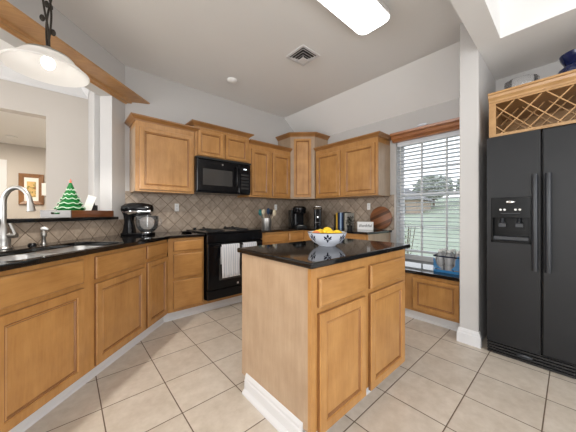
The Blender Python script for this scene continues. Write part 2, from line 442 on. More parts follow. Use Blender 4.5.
# enclosing walls behind the camera, with invented openings for the fill lights
w = MB(); w.box(-4.5,-3.35,0,-1.5,-3.2,CZ); w.box(2.1,-3.35,0,2.75,-3.2,CZ); w.box(-1.5,-3.35,2.5,2.1,-3.2,CZ); w.box(-1.5,-3.35,0,2.1,-3.2,0.2)
struct('wall_front', w, M['paint'])
struct('wall_side', MB().box(2.66, -3.2, 0, 2.75, -0.62, 2.52), M['paint'])
w = MB(); w.box(-4.65,-3.35,0,-4.5,-1.9,CZ); w.box(-4.65,0.7,0,-4.5,2.1,CZ); w.box(-4.65,4.3,0,-4.5,7.2,CZ)
w.box(-4.65,-1.9,2.55,-4.5,0.7,CZ); w.box(-4.65,-1.9,0,-4.5,0.7,0.45); w.box(-4.65,2.1,2.55,-4.5,4.3,CZ); w.box(-4.65,2.1,0,-4.5,4.3,0.65)
struct('wall_left', w, M['paint'])
# header on the 45-degree line, jamb and half wall
Wd = 0.629; Wt = 0.134
jt = 0.195   # jamb width along the run, measured on the kitchen face
def dgw(a, d):   # a = distance from the (0.5,3.37) corner along the wall face
    return (0.5-a/R2-d/R2, 3.37-a/R2+d/R2)
struct('wall_header', MB().prism([dgw(0,0), dgw(4.2,0), dgw(4.2,Wt), dgw(-Wt,Wt)], 2.385, CZ), M['paint'])
struct('wall_jamb', MB().prism([dgw(0,0), dgw(jt,0), dgw(jt,Wt), dgw(-Wt,Wt)], 0, 2.385), M['paint'])
struct('wall_half', MB().prism([dgw(jt,0.0), dgw(3.0,0.0), dgw(3.0,Wt), dgw(jt,Wt)], 0, 1.07), M['paint'])
struct('wall_living_side', MB().box(0.225, 3.42, 0, 0.36, 4.45, CZ), M['paint'])
# wood trim under the header
prof = [(0.0,2.382),(0.012,2.380),(0.016,2.392),(0.034,2.400),(0.046,2.398),(0.052,2.420),(0.165,2.446),(0.18,2.448),(0.182,2.464),(0.0,2.464)]
w = MB(); v = []; n = len(prof)
def tend(out): return dgw(-0.004-out, -out)       # ends on the stove wall plane
pts = []
for out, z in prof:
    x, y = dgw(0, -out); dx = (3.366-y); pts.append((x+dx, y+dx, z))
for out, z in prof:
    x, y = dgw(3.4, -out); pts.append((x, y, z))
w.add(pts, [tuple(range(n))[::-1], tuple(range(n, 2*n))]+[(i,(i+1)%n,(i+1)%n+n,i+n) for i in range(n)])
lo = w.build('trim_1', M['beam']); lo['kind'] = 'structure'; lo['label'] = 'stained wood crown trim along the underside of the diagonal header'
# living room far wall with opening, hall
w = MB(); w.box(-0.194, 4.40, 0, 0.36, 4.55, CZ); w.box(-1.6, 4.40, 2.365, -0.194, 4.55, CZ); w.box(-4.5, 4.40, 0, -1.6, 4.55, CZ)
struct('wall_living', w, M['paint_beige'])
crown_prof = [(0,2.70),(0.012,2.70),(0.016,2.725),(0.05,2.76),(0.075,2.80),(0.08,2.82),(0,2.82)]
struct('trim_2', MB().sweep([(-4.5,4.40),(0.225,4.40),(0.225,3.45)], crown_prof), M['trim'], 'white crown moulding at the living room ceiling')
w = MB(); w.box(-4.5, 7.0, 0, 0.6, 7.15, 2.44); struct('wall_hall', w, M['paint_beige'])
struct('wall_hall_side', MB().box(0.45, 4.55, 0, 0.6, 7.0, 2.44), M['paint_beige'])
struct('ceiling_hall', MB().box(-4.5, 4.55, 2.44, 0.6, 7.15, 2.5), M['ceiling'])
w = MB(); w.box(-0.93,6.975,0,-0.835,7.0,2.13); w.box(-1.85,6.975,2.04,-0.931,7.0,2.13)
struct('trim_3', w, M['trim'], 'white door casing on the far hall wall')
# backsplash tile
struct('trim_4', MB().box(0.5, 3.362, CT, 3.35, 3.37, 1.39), M['bs_back'], 'tan diamond tile backsplash on the stove wall')
struct('trim_5', MB().box(3.342, 1.60, CT, 3.35, 3.362, 1.39), M['bs_right'], 'tan diamond tile backsplash left of the window')
struct('trim_6', MB().prism([dgw(0.0,-0.008), dgw(2.9,-0.008), dgw(2.9,0), dgw(0.008,0)], CT, 1.069), M['bs_diag'], 'tan diamond tile facing on the half wall behind the sink')
# toe-kick boards and shoe moulding
sk = [(0,0),(0.022,0),(0.020,0.010),(0.010,0.022),(0.008,0.1),(0,0.1)]
ya = 2.825
struct('baseboard_left', MB().sweep([dg2(2.07,0.08), (0.78-0.027-0.0, ya), (1.94, ya)], sk), M['trim'], 'white toe board below the sink run and stove cabinets')
struct('baseboard_right', MB().sweep([(2.835,2.84),(2.835,0.66)], sk), M['trim'], 'white toe board below the window cabinet')

# ================================================================= CABINETS
PD = lambda t=0.02, f=0.052: [(0,0),(0,-t+0.005),(0.004,-t),(f-0.006,-t),(f-0.002,-t+0.007),(f+0.003,-t+0.007),(f+0.007,-t+0.004),(f+0.014,-t+0.012),(f+0.020,-t+0.011)]
DR = [(0,0),(0,-0.012),(0.003,-0.016),(0.010,-0.020)]
def door(parent, x0, x1, z0, z1, mat=None, f=0.052, name='door'):
    w, h = x1-x0, z1-z0
    return MB().rings(0, 0, w, h, PD(f=f), dark=(0, 4, 6)).build(name, [mat or M['maple'], M['stain_shade']], parent, loc=(x0, -0.001, z0))
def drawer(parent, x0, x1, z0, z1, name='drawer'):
    return MB().rings(0, 0, x1-x0, z1-z0, DR, dark=(0,)).build(name, [M['maple_x'], M['stain_shade']], parent, loc=(x0, -0.001, z0))  # outer edge darkened to draw the shadow gap around the front
def shell(w, d, z0, z1, t=0.018, top=True, frame=0.04, x0=0):
    b = MB(); b.box(x0,0.02,z0,x0+t,d,z1); b.box(x0+w-t,0.02,z0,x0+w,d,z1); b.box(x0+t,0.02,z0,x0+w-t,d,z0+t); b.box(x0+t,d-0.008,z0+t,x0+w-t,d,z1)
    if top: b.box(x0+t,0.02,z1-t,x0+w-t,d-0.008,z1)
    b.box(x0,0,z0,x0+frame,0.02,z1); b.box(x0+w-frame,0,z0,x0+w,0.02,z1)
    b.box(x0+frame,0,z0,x0+w-frame,0.02,z1)
    return b
def bar(b, x0, x1, z0, z1): return b

GB = 'honey maple base cabinets'
# --- sink run (45 degrees). local x runs toward the corner, so x = -t
RZ = math.radians(45)
ZB, ZT = 0.10, 0.874
t = thing('base_cabinet', 'narrow honey maple base cabinet at the bend between sink run and stove wall', 'cabinet', dg(0.37, 0), RZ)
b = shell(0.36, 0.56, ZB, ZT); b.build('body', M['maple'], t, bevel=0.001)
drawer(t, 0.018, 0.345, 0.73, 0.845); door(t, 0.018, 0.345, 0.115, 0.695, f=0.048)
t = thing('sink_cabinet', 'wide honey maple sink base cabinet with two doors under the steel sink', 'cabinet', dg(1.52, 0), RZ)
b = shell(1.15, 0.60, ZB, ZT, top=False); b.build('body', M['maple'], t, bevel=0.001)
MB().rings(0,0,0.50,0.15,DR,dark=(0,)).build('false_front', [M['maple_x'], M['stain_shade']], t, loc=(0.02,-0.001,0.695))
MB().rings(0,0,0.515,0.15,DR,dark=(0,)).build('false_front', [M['maple_x'], M['stain_shade']], t, loc=(0.612,-0.001,0.695))
door(t, 0.045, 0.52, 0.115, 0.665); door(t, 0.612, 1.127, 0.115, 0.665)
t = thing('base_cabinet', 'honey maple base cabinet left of the sink, cut off by the frame', 'cabinet', dg(2.10, 0), RZ)
b = shell(0.575, 0.60, ZB, ZT); b.build('body', M['maple'], t)
drawer(t, 0.03, 0.55, 0.73, 0.845); door(t, 0.03, 0.55, 0.115, 0.695)
# --- stove wall base
t = thing('drawer_cabinet', 'honey maple cabinet of three stacked drawers left of the black range', 'cabinet', (0.785, 2.76, 0))
b = shell(0.38, 0.59, ZB, ZT, frame=0.03); bar(b, 0.03, 0.35, 0.69, 0.73); bar(b, 0.03, 0.35, 0.405, 0.435); b.build('body', M['maple'], t, bevel=0.001)
drawer(t, 0.05, 0.362, 0.735, 0.845); drawer(t, 0.05, 0.362, 0.455, 0.705); drawer(t, 0.05, 0.362, 0.13, 0.425)
t = thing('range_cabinet', 'low maple rail filling the gap beneath the black range', 'cabinet', (1.168, 2.76, 0))
MB().box(0,0,0.10,0.765,0.55,0.145).build('front_rail', M['maple_x'], t, bevel=0.002)
t = thing('base_cabinet', 'honey maple base cabinet right of the range under the utensil crock', 'cabinet', (1.938, 2.76, 0))
b = shell(0.50, 0.59, ZB, ZT); bar(b, 0.04, 0.46, 0.69, 0.74); b.build('body', M['maple'], t, bevel=0.001)
drawer(t, 0.02, 0.485, 0.73, 0.845); door(t, 0.02, 0.25, 0.115, 0.695); door(t, 0.255, 0.485, 0.115, 0.695)
t = thing('corner_cabinet', 'honey maple corner base cabinet beneath the coffee machines', 'cabinet', (2.44, 2.76, 0))
b = MB().prism([(0,0.0),(0.32,0.0),(0.32,-0.27),(0.90,-0.27),(0.90,0.59),(0,0.59)], ZB, ZT); b.build('body', M['maple'], t, bevel=0.001)
drawer(t, 0.015, 0.295, 0.73, 0.845); door(t, 0.015, 0.295, 0.115, 0.695)
# --- window wall base (local x -> -Y, y -> +X)
RW = -PI/2
t = thing('base_cabinet', 'honey maple base cabinet under the books and cutting board', 'cabinet', (2.76, 2.485, 0), RW)
b = shell(0.835, 0.57, ZB, ZT); bar(b, 0.04, 0.795, 0.69, 0.74); b.build('body', M['maple'], t, bevel=0.001)
drawer(t, 0.02, 0.41, 0.73, 0.845); drawer(t, 0.425, 0.815, 0.73, 0.845); door(t, 0.02, 0.41, 0.115, 0.695); door(t, 0.425, 0.815, 0.115, 0.695)
MB().box(0.836, 0.01, 0.10, 0.842, 0.57, ZT).build('end_panel', M['birch'], t)['label'] = 'pale veneer end panel'
t = thing('window_cabinet', 'low honey maple cabinet beneath the window beside the pillar', 'cabinet', (2.77, 1.64, 0), RW)
b = shell(0.975, 0.56, ZB, 0.495, x0=0, frame=0.035); bar(b, 0.44, 0.53, 0.135, 0.46); b.build('body', M['maple'], t, bevel=0.001)
door(t, 0.03, 0.43, 0.13, 0.46, f=0.045); door(t, 0.525, 0.945, 0.13, 0.46, f=0.045)

# --- uppers
def crown_path(x0, x1, d): return [(x0, d), (x0, 0), (x1, 0), (x1, d)]
def crownp(zt, h=0.052, o=0.052): return [(0,zt-h),(0.008,zt-h),(0.012,zt-h+0.012),(0.03,zt-h*0.55),(o-0.01,zt-0.018),(o,zt-0.014),(o,zt),(0,zt)]
def upper(name, label, loc, rz, w, d, z0, z1, doors, ctop, left=True, right=True, zd0=None, zd1=None, f=0.05, group=None):
    t = thing(name, label, 'cabinet', loc, rz, group)
    b = shell(w, d, z0, z1, frame=0.035); b.build('body', M['maple'], t, bevel=0.001)
    MB().box(0.0, 0.02, z0-0.0, -0.002, d, z1-0.07).build('side_panel', M['birch'], t) if left else None
    MB().box(w, 0.02, z0-0.0, w+0.002, d, z1-0.07).build('side_panel', M['birch'], t) if right else None
    for a, c in doors: door(t, a, c, (zd0 or z0+0.02), (zd1 or z1-0.075), f=f)
    path = ([(-0.0, d)] if left else [])+[(0,0),(w,0)]+([(w, d)] if right else [])
    if left and right: pth = [(0,d),(0,0),(w,0),(w,d)]
    elif left: pth = [(0,d),(0,0),(w,0)]
    elif right: pth = [(0,0),(w,0),(w,d)]
    else: pth = [(0,0),(w,0)]
    MB().sweep(pth, crownp(ctop)).build('crown_moulding', M['crown'], t)
    return t
upper('wall_cabinet', 'single-door maple wall cabinet left of the microwave', (0.545, 3.04, 0), 0, 0.62, 0.33, 1.372, 2.135, [(0.035,0.598)], 2.172)
upper('wall_cabinet', 'short two-door maple wall cabinet above the microwave', (1.167, 3.03, 0), 0, 0.775, 0.34, 1.835, 2.20, [(0.035,0.370),(0.405,0.745)], 2.252, zd0=1.85, zd1=2.165, f=0.042)
upper('wall_cabinet', 'two-door maple wall cabinet between microwave and tall corner cabinet', (1.944, 3.04, 0), 0, 0.796, 0.33, 1.372, 2.135, [(0.038,0.36),(0.42,0.772)], 2.18, right=False, left=False)
upper('wall_cabinet', 'two-door maple wall cabinet over the books, nearest the window', (3.02, 2.74, 0), RW, 1.08, 0.33, 1.372, 2.135, [(0.035,0.49),(0.555,1.045)], 2.18, left=False)
# corner upper
t = thing('corner_wall_cabinet', 'tall diagonal maple corner wall cabinet with one narrow door', 'cabinet', (2.742, 3.04, 0), -PI/4)
def cl(x, y):  # world -> local
    dx, dy = x-2.742, y-3.04; return ((dx-dy)/R2, (dx+dy)/R2)
L = (3.02-2.742)*R2
poly = [(0,0),(L,0),cl(3.35,2.762),cl(3.35,3.362),cl(2.742,3.362)]
MB().prism(poly, 1.372, 2.385).build('body', M['birch'], t, bevel=0.001)
door(t, 0.055, L-0.055, 1.392, 2.345, f=0.036)
MB().sweep([cl(2.742,3.362),(0,0),(L,0),cl(3.345,2.762)], crownp(2.44, 0.062, 0.055)).build('crown_moulding', M['crown'], t)

# ================================================================= COUNTERTOPS
def slab(name, outer, z0, z1, mat, holes=(), bevel=0.006, label=None, cat=None):
    bm = bmesh.new(); es = []
    for lp in [outer]+list(holes):
        vs_ = [bm.verts.new((p[0], p[1], z0)) for p in lp]
        es += [bm.edges.new((vs_[i], vs_[(i+1)%len(vs_)])) for i in range(len(vs_))]
    bmesh.ops.triangle_fill(bm, use_beauty=True, use_dissolve=True, edges=es)
    r = bmesh.ops.extrude_face_region(bm, geom=bm.faces[:])
    bmesh.ops.translate(bm, verts=[g for g in r['geom'] if isinstance(g, bmesh.types.BMVert)], vec=(0,0,z1-z0))
    bmesh.ops.recalc_face_normals(bm, faces=bm.faces[:])
    me = bpy.data.meshes.new(name); bm.to_mesh(me); bm.free(); me.materials.append(mat)
    o = bpy.data.objects.new(name, me); C.objects.link(o)
    if bevel:
        b = o.modifiers.new('bevel', 'BEVEL'); b.width = bevel; b.segments = 3; b.limit_method = 'ANGLE'; b.angle_limit = math.radians(60)
    if label: tag(o, label, cat)
    return o
def rrect(x0, y0, x1, y1, r, n=5):
    pts = []
    for cx, cy, a0 in ((x1-r,y1-r,0),(x0+r,y1-r,90),(x0+r,y0+r,180),(x1-r,y0+r,270)):
        for k in range(n+1):
            a = math.radians(a0+90*k/n); pts.append((cx+r*math.cos(a), cy+r*math.sin(a)))
    return pts
SK0, SK1, SD0, SD1 = 0.56, 1.38, 0.02, 0.43    # sink extents (t, depth)
hole = [dg2(t_, d_) for t_, d_ in rrect(SK0, SD0, SK1, SD1, 0.07)]
# smooth bend at the corner of the front edge
edge = [dg2(2.07,-0.036), dg2(0.16,-0.036), dg2(0.07,-0.040), (0.80, 2.715), (0.90, 2.722), (1.166, 2.722)]
outer = edge+[(1.166,3.361),(0.498,3.361), (dgw(2.07-0.3965+0.0+0.40,-0.009))]
slab('countertop', outer, 0.875, CT, M['granite'], [hole], label='black granite countertop around the steel sink and mixer', cat='countertop')
outer = [(1.938,2.722),(2.722,2.722),(2.722,1.625),(3.341,1.625),(3.341,3.361),(1.938,3.361)]
slab('countertop', outer, 0.875, CT, M['granite'], label='black granite corner countertop under the coffee machines and books', cat='countertop')
outer = [(2.735,1.637),(2.735,0.665),(3.40,0.665),(3.40,1.57),(3.345,1.57),(3.345,1.637)]
slab('countertop', outer, 0.497, 0.53, M['granite'], label='low black granite countertop in front of the window', cat='countertop')
# bar top
slab('bar_top', [dgw(0.155,-0.045), dgw(2.6,-0.045), dgw(2.6,0.32), dgw(0.40,0.32), dgw(0.40,0.2), dgw(jt+0.004,0.2), dgw(jt+0.004,-0.003), dgw(0.155,-0.003)], 1.072, 1.10, M['granite'], label='raised black granite bar ledge behind the sink', cat='countertop')

# ================================================================= ISLAND
IX0, IX1, IY0, IY1 = 0.862, 1.866, 0.81, 1.43
t = thing('kitchen_island', 'freestanding maple kitchen island with black granite top in the middle of the floor', 'kitchen island', (IX0, IY0, 0))
W_, D_ = IX1-IX0, IY1-IY0
b = MB(); b.box(0.012,0.0,0.09,W_,0.02,0.875); b.box(0.012,0.02,0.09,W_,D_-0.012,0.875)
b.build('body', M['maple'], t, bevel=0.001)
MB().box(0.0,0.018,0.09,0.012,D_,0.875).build('side_panel', M['birch'], t)['label'] = 'pale birch side panel'
MB().box(-0.004,-0.002,0.06,0.030,0.018,0.875).build('corner_post', M['maple'], t)
drawer(t, 0.042, 0.446, 0.685, 0.825); drawer(t, 0.50, 0.955, 0.685, 0.825)
door(t, 0.042, 0.446, 0.075, 0.655); door(t, 0.50, 0.955, 0.075, 0.655)
MB().box(0.02,0.06,0.0,W_-0.05,D_-0.06,0.09).build('plinth', M['trim'], t)
bp = [(0,0),(0.034,0),(0.033,0.012),(0.020,0.024),(0.016,0.028),(0.016,0.078),(0.011,0.086),(0.011,0.100),(0.004,0.114),(0,0.118)]
MB().sweep([(0.0,D_-0.055),(0.0,0.055)], bp).build('baseboard', M['trim'], t)['label'] = 'white moulded baseboard'
MB().sweep([(0.02,0.06),(W_-0.05,0.06)], [(0,0),(0.022,0),(0.02,0.012),(0.008,0.022),(0.006,0.03),(0,0.03)]).build('shoe_moulding', M['trim'], t)
o = slab('granite_top', [(-0.022,-0.024),(W_+0.04,-0.024),(W_+0.04,D_+0.03),(-0.022,D_+0.03)], 0.88, 0.91, M['granite'], bevel=0.008); o.parent = t

# ================================================================= SINK, FAUCET
sk_t = thing('sink', 'stainless steel double bowl sink set into the black countertop', 'sink', dg(SK0, 0), RZ)
def bowl_mb(x0, x1, y0, y1, zt, depth):
    # x = -t local; rim flange at top then walls down
    m_ = MB(); loops = []
    for ins, z in ((-0.012, zt-0.001), (0.0, zt-0.001), (0.006, zt-0.02), (0.012, zt-depth+0.03), (0.035, zt-depth+0.004), (0.07, zt-depth)):
        loops.append([(p[0], p[1], z) for p in rrect(x0+ins, y0+ins, x1-ins, y1-ins, max(0.02, 0.06-ins*0.2))])
    n = len(loops[0]); v = [p for lp in loops for p in lp]; f = []
    for i in range(len(loops)-1):
        for k in range(n): f.append((i*n+k, i*n+(k+1)%n, (i+1)*n+(k+1)%n, (i+1)*n+k))
    f.append(tuple(range((len(loops)-1)*n, len(loops)*n)))
    return m_.add(v, f)
sw = SK1-SK0
o = bowl_mb(-sw*0.48, -0.006, SD0+0.004, SD1-0.004, 0.874, 0.19).build('bowl', M['steel'], sk_t, smooth=True)
so = o.modifiers.new('s', 'SOLIDIFY'); so.thickness = 0.002; so.offset = -1
o = bowl_mb(-sw+0.006, -sw*0.52, SD0+0.004, SD1-0.004, 0.874, 0.19).build('bowl', M['steel'], sk_t, smooth=True)
so = o.modifiers.new('s', 'SOLIDIFY'); so.thickness = 0.002; so.offset = -1
MB().box(-sw*0.525, SD0+0.01, 0.862, -sw*0.475, SD1-0.01, 0.874).build('divider', M['steel'], sk_t, bevel=0.004)

fx, fy, _ = dg(0.992, 0.545)
ft = thing('faucet', 'tall satin nickel gooseneck faucet with side lever behind the sink', 'faucet', (fx, fy, CT), math.radians(-45+8))
MB().lathe([(0.041,0),(0.042,0.006),(0.036,0.012),(0.033,0.02),(0.034,0.06),(0.035,0.08),(0.030,0.10),(0.028,0.13),(0.020,0.15),(0.015,0.165)], 24).build('base', M['nickel'], ft, smooth=True)
pts = [(0,0,0.155),(0,0,0.22),(0,0,0.30)]
for k in range(1, 15):
    a = PI*k/15; pts.append((0.080-0.080*math.cos(a), 0, 0.30+0.10*math.sin(a)))
pts += [(0.162,0,0.290)]
MB().tube(pts, 0.0145, 14).build('spout', M['nickel'], ft, smooth=True)
MB().tube([(0.161,0,0.305),(0.163,0,0.29),(0.167,0,0.262),(0.169,0,0.246)], 0.015, 14, radii=[0.015,0.017,0.021,0.023]).build('spray_head', M['nickel'], ft, smooth=True)
h = MB().tube([(0.0,0.0,0.085),(0.045,0.0,0.087),(0.080,0.0,0.088)], 0.015, 12); h.build('handle_hub', M['nickel'], ft, smooth=True)
MB().tube([(0.072,0.0,0.088),(0.060,0.0,0.12),(0.040,0.0,0.165)], 0.008, 10, radii=[0.010,0.008,0.009]).build('lever', M['nickel'], ft, smooth=True)
x, y, _ = dg(0.73, 0.555)
so_ = thing('soap_dispenser', 'satin nickel soap dispenser with white pump head right of the faucet', 'soap dispenser', (x, y, CT), math.radians(-35))
MB().lathe([(0.022,0),(0.022,0.006),(0.014,0.012),(0.013,0.05),(0.018,0.06),(0.018,0.085),(0.010,0.095),(0.008,0.11)], 18).build('body', M['nickel'], so_, smooth=True)
MB().tube([(-0.014,0,0.115),(0.0,0,0.119),(0.028,0,0.112)], 0.008, 10, radii=[0.011,0.013,0.008]).build('pump_head', M['panel_white'], so_, smooth=True)
x, y, _ = dg(0.815, 0.55)
tag(MB().lathe([(0.024,0),(0.024,0.008),(0.016,0.018),(0.0,0.020)], 18).build('hole_cover', M['black'], smooth=True, loc=(x,y,CT)), 'small black faucet hole cover between faucet and soap dispenser', 'hole cover')

# ================================================================= RANGE
rg = thing('range', 'black drop-in electric range with oven door between the base cabinets', 'oven', (1.176, 2.70, 0))
RWd = 0.762
MB().box(0.004,0.03,0.15,RWd-0.004,0.60,0.895).build('body', M['black'], rg)
MB().box(-0.004+0.006,0.02,0.895,RWd-0.002,0.655,0.922).build('cooktop', M['black'], rg, bevel=0.006)
MB().box(0.004,-0.005,0.80,RWd-0.004,0.03,0.895).build('control_panel', M['black'], rg, bevel=0.006)
dr_ = MB().box(0.006,-0.012,0.265,RWd-0.006,0.028,0.79).build('door', M['black'], rg, bevel=0.006)
MB().rings(0,0,0.48,0.26,[(0,0),(0,-0.002),(0.004,-0.003)]).build('door_glass', M['mwglass'], dr_, loc=(0.14,-0.0125,0.36))
hb = MB().tube([(0.05,-0.055,0.765),(RWd-0.05,-0.055,0.765)], 0.011, 12); hb.box(0.06,-0.05,0.757,0.08,-0.012,0.773); hb.box(RWd-0.08,-0.05,0.757,RWd-0.06,-0.012,0.773)
hb.build('handle', M['black'], dr_, smooth=True)
MB().tube([(0.385,-0.016,0.295),(0.385,-0.0118,0.295)], 0.013, 16).build('emblem', M['chrome'], dr_, smooth=True)
MB().box(0.006,-0.008,0.15,RWd-0.006,0.028,0.255).build('drawer', M['black'], rg, bevel=0.006)
for bx, by, br in ((0.19,0.20,0.10),(0.19,0.47,0.075),(0.57,0.20,0.075),(0.57,0.47,0.10)):
    g = MB()
    for k in range(4):
        rr = br*(1-0.22*k); g.tube([(bx+rr*math.cos(a*PI/12), by+rr*math.sin(a*PI/12), 0.930) for a in range(25)], 0.0042, 8)
    g.build('coil_burner', M['black_matte'], rg, smooth=True)
    MB().lathe([(br+0.018,0.922),(br+0.018,0.927),(br+0.008,0.926),(0.02,0.9225)], 28, bx, by).build('drip_bowl', M['black'], rg, smooth=True)
for i in range(4):
    xk = 0.335+0.03*i if False else 0.36+0.014*i
for i, xk in enumerate((0.10,0.22,0.54,0.66)):
    MB().lathe([(0.019,0.922),(0.019,0.93),(0.015,0.945),(0.0,0.946)], 16, xk, 0.615).build('knob', M['black'], rg, smooth=True)

def towel(x0, x1, ztop, zfront, zback, label):
    w_ = x1-x0; n = 22
    t = thing('dish_towel', label, 'towel', (x0, 2.645, 0), 0, None)
    prof = [(0.020, zback), (0.020, ztop-0.05), (0.018, ztop-0.005), (0.008, ztop+0.010), (0.0, ztop+0.013), (-0.008, ztop+0.010), (-0.0155, ztop-0.005), (-0.017, ztop-0.05)]
    m_ = 8
    for k in range(1, m_+1): prof.append((-0.018-0.004*math.sin(k), ztop-0.05-(ztop-0.05-zfront)*k/m_))
    v = []; f = []
    for i in range(n+1):
        x = w_*i/n
        for j, (y, z) in enumerate(prof):
            a = max(0, (j-6))/len(prof); v.append((x+0.006*a*math.sin(i*0.8), y-0.006*a*(1+math.sin(i*1.1)), z+0.004*a*math.sin(i*0.5)))
    m2 = len(prof)
    for i in range(n):
        for j in range(m2-1): f.append((i*m2+j, (i+1)*m2+j, (i+1)*m2+j+1, i*m2+j+1))
    o = MB().add(v, f).build('cloth', M['towel'], t, smooth=True)
    s_ = o.modifiers.new('s', 'SOLIDIFY'); s_.thickness = 0.003; s_.offset = -1
    v2 = MB().box(0.0,-0.0245,zfront-0.002,w_,-0.0205,zfront+0.008)
    v2.build('hem', M['panel_white'], t)
towel(1.325, 1.555, 0.765, 0.40, 0.55, 'white striped dish towel hanging at the left of the oven handle')
towel(1.605, 1.80, 0.765, 0.42, 0.55, 'white striped dish towel on the oven handle, half hidden by the island')

# ================================================================= MICROWAVE
mw = thing('microwave', 'black over-the-range microwave under the short wall cabinet', 'microwave', (1.168, 2.965, 1.39))
MB().box(0,0.03,0,0.765,0.39,0.44).build('body', M['black'], mw, bevel=0.004)
d_ = MB().rings(0,0,0.565,0.39,[(0,0),(0,-0.022),(0.006,-0.03)]).build('door', M['black'], mw, loc=(0.004,0.03,0.02))
MB().rings(0,0,0.40,0.20,[(0,0),(0.002,-0.001)]).build('window', M['mwglass'], d_, loc=(0.07,-0.0305,0.075))
MB().tube([(0.525,-0.034,0.06),(0.525,-0.06,0.085),(0.525,-0.062,0.20),(0.525,-0.06,0.315),(0.525,-0.034,0.34)], 0.009, 10).build('handle', M['black'], d_, smooth=True)
MB().tube([(0.33,-0.030,0.345),(0.33,-0.0315,0.345)], 0.011, 16).build('emblem', M['chrome'], d_)
c_ = MB().rings(0,0,0.188,0.39,[(0,0),(0,-0.022),(0.006,-0.028)]).build('control_panel', M['black'], mw, loc=(0.573,0.03,0.02))
MB().box(0.035,-0.029,0.30,0.155,-0.0275,0.345).build('display', M['darkglass'], c_)
MB().box(0.075,-0.0295,0.318,0.118,-0.0288,0.330).build('clock_digits', glow('clock_glow', (0.8,0.9,1,1), 1.6), c_)
for r_ in range(5):
    MB().box(0.035,-0.0288,0.05+0.045*r_,0.155,-0.0279,0.08+0.045*r_).build('button_row', M['black_matte'], c_)
MB().box(0.0,0.0,0.415,0.765,0.03,0.44).build('vent_strip', M['black_matte'], mw, bevel=0.003)

# ================================================================= FRIDGE (local x -> -Y, y -> +X)
fr = thing('refrigerator', 'black side-by-side refrigerator with ice and water dispenser', 'refrigerator', (2.585, 0.46, 0), RW)
MB().box(0.006,0.065,0.03,0.90,0.72,1.735).build('body', M['fridge_side'], fr, bevel=0.004)
dl = MB()
# freezer door built around the dispenser recess
DX0, DX1, DZ0, DZ1 = 0.028, 0.262, 0.905, 1.262
dl.box(0.0,0.0,0.105,0.312,0.06,DZ0); dl.box(0.0,0.0,DZ1,0.312,0.06,1.75); dl.box(0.0,0.0,DZ0,DX0,0.06,DZ1); dl.box(DX1,0.0,DZ0,0.312,0.06,DZ1); dl.box(DX0,0.055,DZ0,DX1,0.06,DZ1)
ld = dl.build('door', M['fridge'], fr); ld['label'] = 'narrow freezer door with dispenser'
MB().box(0.318,0.0,0.105,0.905,0.06,1.75).build('door', M['fridge'], fr, bevel=0.01)
for (hx, s_) in ((0.285, 1), (0.352, 1)):
    hd = MB(); hd.tube([(hx,-0.042,0.72),(hx,-0.052,0.78),(hx,-0.056,1.07),(hx,-0.052,1.37),(hx,-0.042,1.42)], 0.017, 12)
    hd.box(hx-0.014,-0.045,0.722,hx+0.014,0.0,0.762); hd.box(hx-0.014,-0.045,1.38,hx+0.014,0.0,1.418)
    hd.build('handle', M['handle'], fr, smooth=True)
dp = MB(); dp.box(DX0,0.05,DZ0,DX1,0.0545,DZ1); dp.box(DX0,-0.006,1.10,DX1,0.03,DZ1); dp.box(DX0,-0.006,DZ0,DX1,0.012,DZ0+0.02); dp.box(DX0,-0.006,DZ0,DX0+0.012,0.012,1.10); dp.box(DX1-0.012,-0.006,DZ0,DX1,0.012,1.10)
dsp = dp.build('dispenser', M['disp_black'], fr, bevel=0.004)
MB().sphere((0.145,-0.007,1.225), 0.026, 0.003, 0.009).build('badge', M['chrome'], dsp, smooth=True)
for i in (-2,-1,1,2):
    MB().tube([(0.145+i*0.024+(0.008 if i>0 else -0.008),-0.0085,1.165),(0.145+i*0.024+(0.008 if i>0 else -0.008),-0.005,1.165)], 0.008, 12).build('button', M['panel_white'], dsp)
MB().box(0.09,-0.0072,1.135,0.20,-0.0055,1.139).build('label_strip', M['handle'], dsp)
MB().box(DX0+0.012,0.008,0.925,DX1-0.012,0.052,0.955).build('drip_tray', M['handle'], dsp, bevel=0.003)
for px_ in (0.095, 0.195):
    pd = MB(); pd.tube([(px_,0.03,1.10),(px_,0.028,1.075),(px_,0.024,1.055)], 0.012, 10, radii=[0.012,0.012,0.02]); pd.box(px_-0.022,0.018,1.03,px_+0.022,0.024,1.06)
    pd.build('dispenser_paddle', M['handle'], dsp, smooth=True)
gr = MB(); gr.box(0.0,0.03,0.0,0.90,0.10,0.095)
for k in range(4): gr.box(0.0,0.012,0.012+0.022*k,0.90,0.03,0.022+0.022*k)
g_ = gr.build('grille', M['grille'], fr)
MB().sphere((0.225,0.008,0.05), 0.045, 0.006, 0.016).build('emblem', M['handle'], g_, smooth=True)

# ================================================================= WINE RACK CABINET above fridge
wr = thing('wine_rack_cabinet', 'light maple lattice wine rack cabinet mounted above the refrigerator', 'wine rack', (2.64, 0.455, 0), RW)
WW = 0.95; z0, z1 = 1.765, 2.07
b = MB(); b.box(0,0,z0,0.045,0.02,z1); b.box(WW-0.045,0,z0,WW,0.02,z1); b.box(0.045,0,z0,WW-0.045,0.02,z0+0.022); b.box(0.045,0,z1-0.035,WW-0.045,0.02,z1)
b.box(0,0.02,z0,0.018,0.68,z1); b.box(WW-0.018,0.02,z0,WW,0.68,z1); b.box(0.018,0.02,z0,WW-0.018,0.68,z0+0.018); b.box(0.018,0.02,z1-0.018,WW-0.018,0.68,z1); b.box(0.018,0.66,z0,WW-0.018,0.68,z1)
b.build('body', M['rackwood'], wr)
MB().sweep([(0,0),(WW,0)], crownp(2.118, 0.068, 0.045)).build('crown_moulding', M['rackwood'], wr)
MB().box(0,0.0,2.07,WW,0.68,2.085).build('top_board', M['rackwood'], wr)
